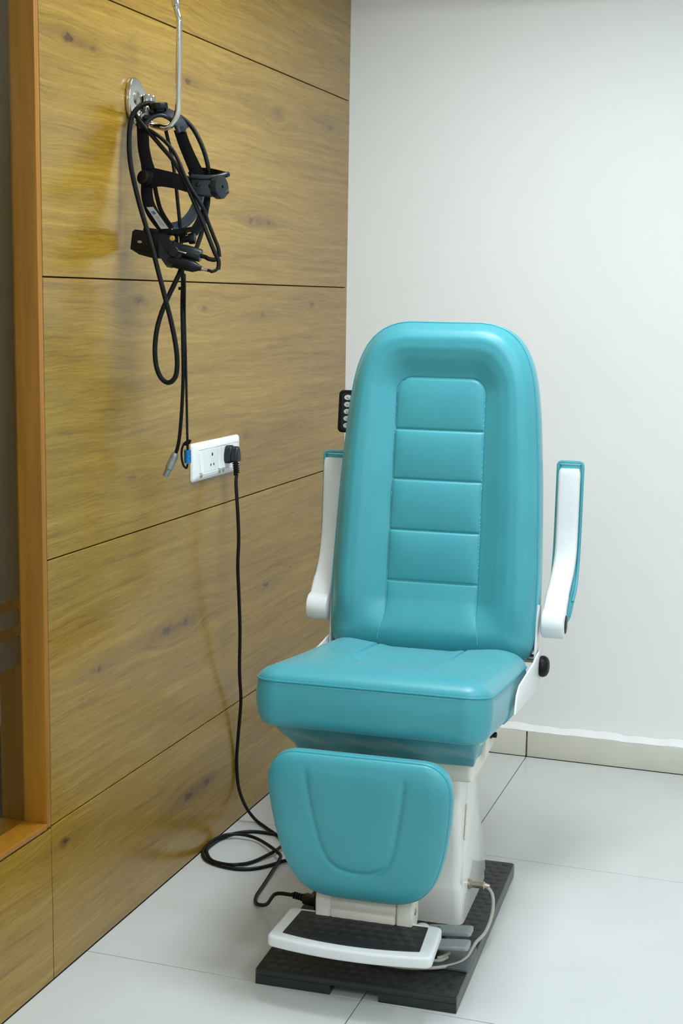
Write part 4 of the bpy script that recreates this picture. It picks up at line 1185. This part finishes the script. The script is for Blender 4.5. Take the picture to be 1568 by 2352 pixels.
cable([h(308, 258, .0), h(318, 276, -.020), h(334, 297, -.026), h(352, 318, -.028), h(375, 345, -.028), h(398, 372, -.028), h(416, 400, -.028), h(430, 428, -.028), h(444, 460, -.026), h(458, 492, -.024), h(470, 520, -.022), h(482, 552, -.02), h(494, 582, -.016), h(503, 602, -.012), h(502, 621, -.012)], .0050, M_CORD)
cable([h(336, 300, -.024), h(358, 314, -.032), h(382, 333, -.035), h(402, 356, -.036), h(416, 383, -.036), h(428, 412, -.036), h(442, 440, -.034), h(456, 462, -.030), h(470, 486, -.026), h(480, 515, -.022), h(492, 546, -.018), h(502, 572, -.014), h(505, 592, -.012)], .0044, M_BRAID)
cable([h(376, 284, .012), h(382, 310, .020), h(390, 345, .022), h(397, 385, .022), h(402, 425, .022), h(406, 465, .022), h(410, 505, .022), h(413, 545, .024), h(415, 590, .024), h(417, 640, .022), hw(418, 700, 1, -1.49), hw(419.5, 780, 1, -1.485), hw(420.5, 860, 1, -1.48), hw(418, 930, 1, -1.48), hw(413.5, 990, 1, -1.48), hw(409, 1022, 1, -1.48), hw(402, 1047, 1, -1.48)], .0042, M_BRAID)
cable([h(421, 625, .026), h(421, 655, .028), hw(424, 730, 1, -1.475), hw(426.5, 820, 1, -1.475), hw(428.5, 920, 1, -1.475), hw(430, 1000, 1, -1.475), hw(431, 1040, 1, -1.475)], .0030, M_CORD)
bm = B(); lathe(bm, hw(417.5, 659, 1, -1.49), hw(417.8, 667, 1, -1.49) - hw(417.5, 659, 1, -1.49), [(.0085, 0), (.0085, .007)], 14); box(bm, hw(421, 668, 1, -1.50), hw(426, 662, 1, -1.49), .0005, 1); obj('cable_tie', bm, M_BLACKP, hd)
a_, b_ = hw(404, 1040, 1, -1.48), hw(380, 1093, 1, -1.48); dv = (b_ - a_)
bm = B(); L_ = dv.length
lathe(bm, a_, dv, [(.0055, 0), (.0085, .004), (.0092, .010), (.0092, L_ * .38), (.0098, L_ * .40), (.0098, L_ * .66), (.0088, L_ * .68), (.0076, L_ * .70), (.0076, L_), (.006, L_)], 20); obj('grey_connector', bm, M_GREYP, hd, label='grey metal cable connector hanging free')
a_, b_ = hw(430.5, 1033, 1, -1.475), hw(431, 1064, 1, -1.475); dv = b_ - a_; L_ = dv.length
bm = B(); lathe(bm, a_, dv, [(.006, 0), (.0082, .001), (.0082, L_ * .42), (.0076, L_ * .44), (.0082, L_ * .46), (.0082, L_ * .97), (.006, L_)], 20); obj('blue_connector', bm, M_BLUE, hd, label='blue metal cable connector')
cable([hw(431, 1066, 1, -1.475), hw(428, 1075, 1, -1.475), hw(421, 1068, 1, -1.478), hw(417, 1050, 1, -1.482), hw(418, 1030, 1, -1.485), hw(424, 1018, 1, -1.488), hw(432, 1013, 1, -1.488), hw(437, 1012, 1, -1.486), hw(434, 1018, 1, -1.470), hw(426, 1021, 1, -1.466), hw(420, 1020, 1, -1.470)], .0026, M_CORD, 'cable')
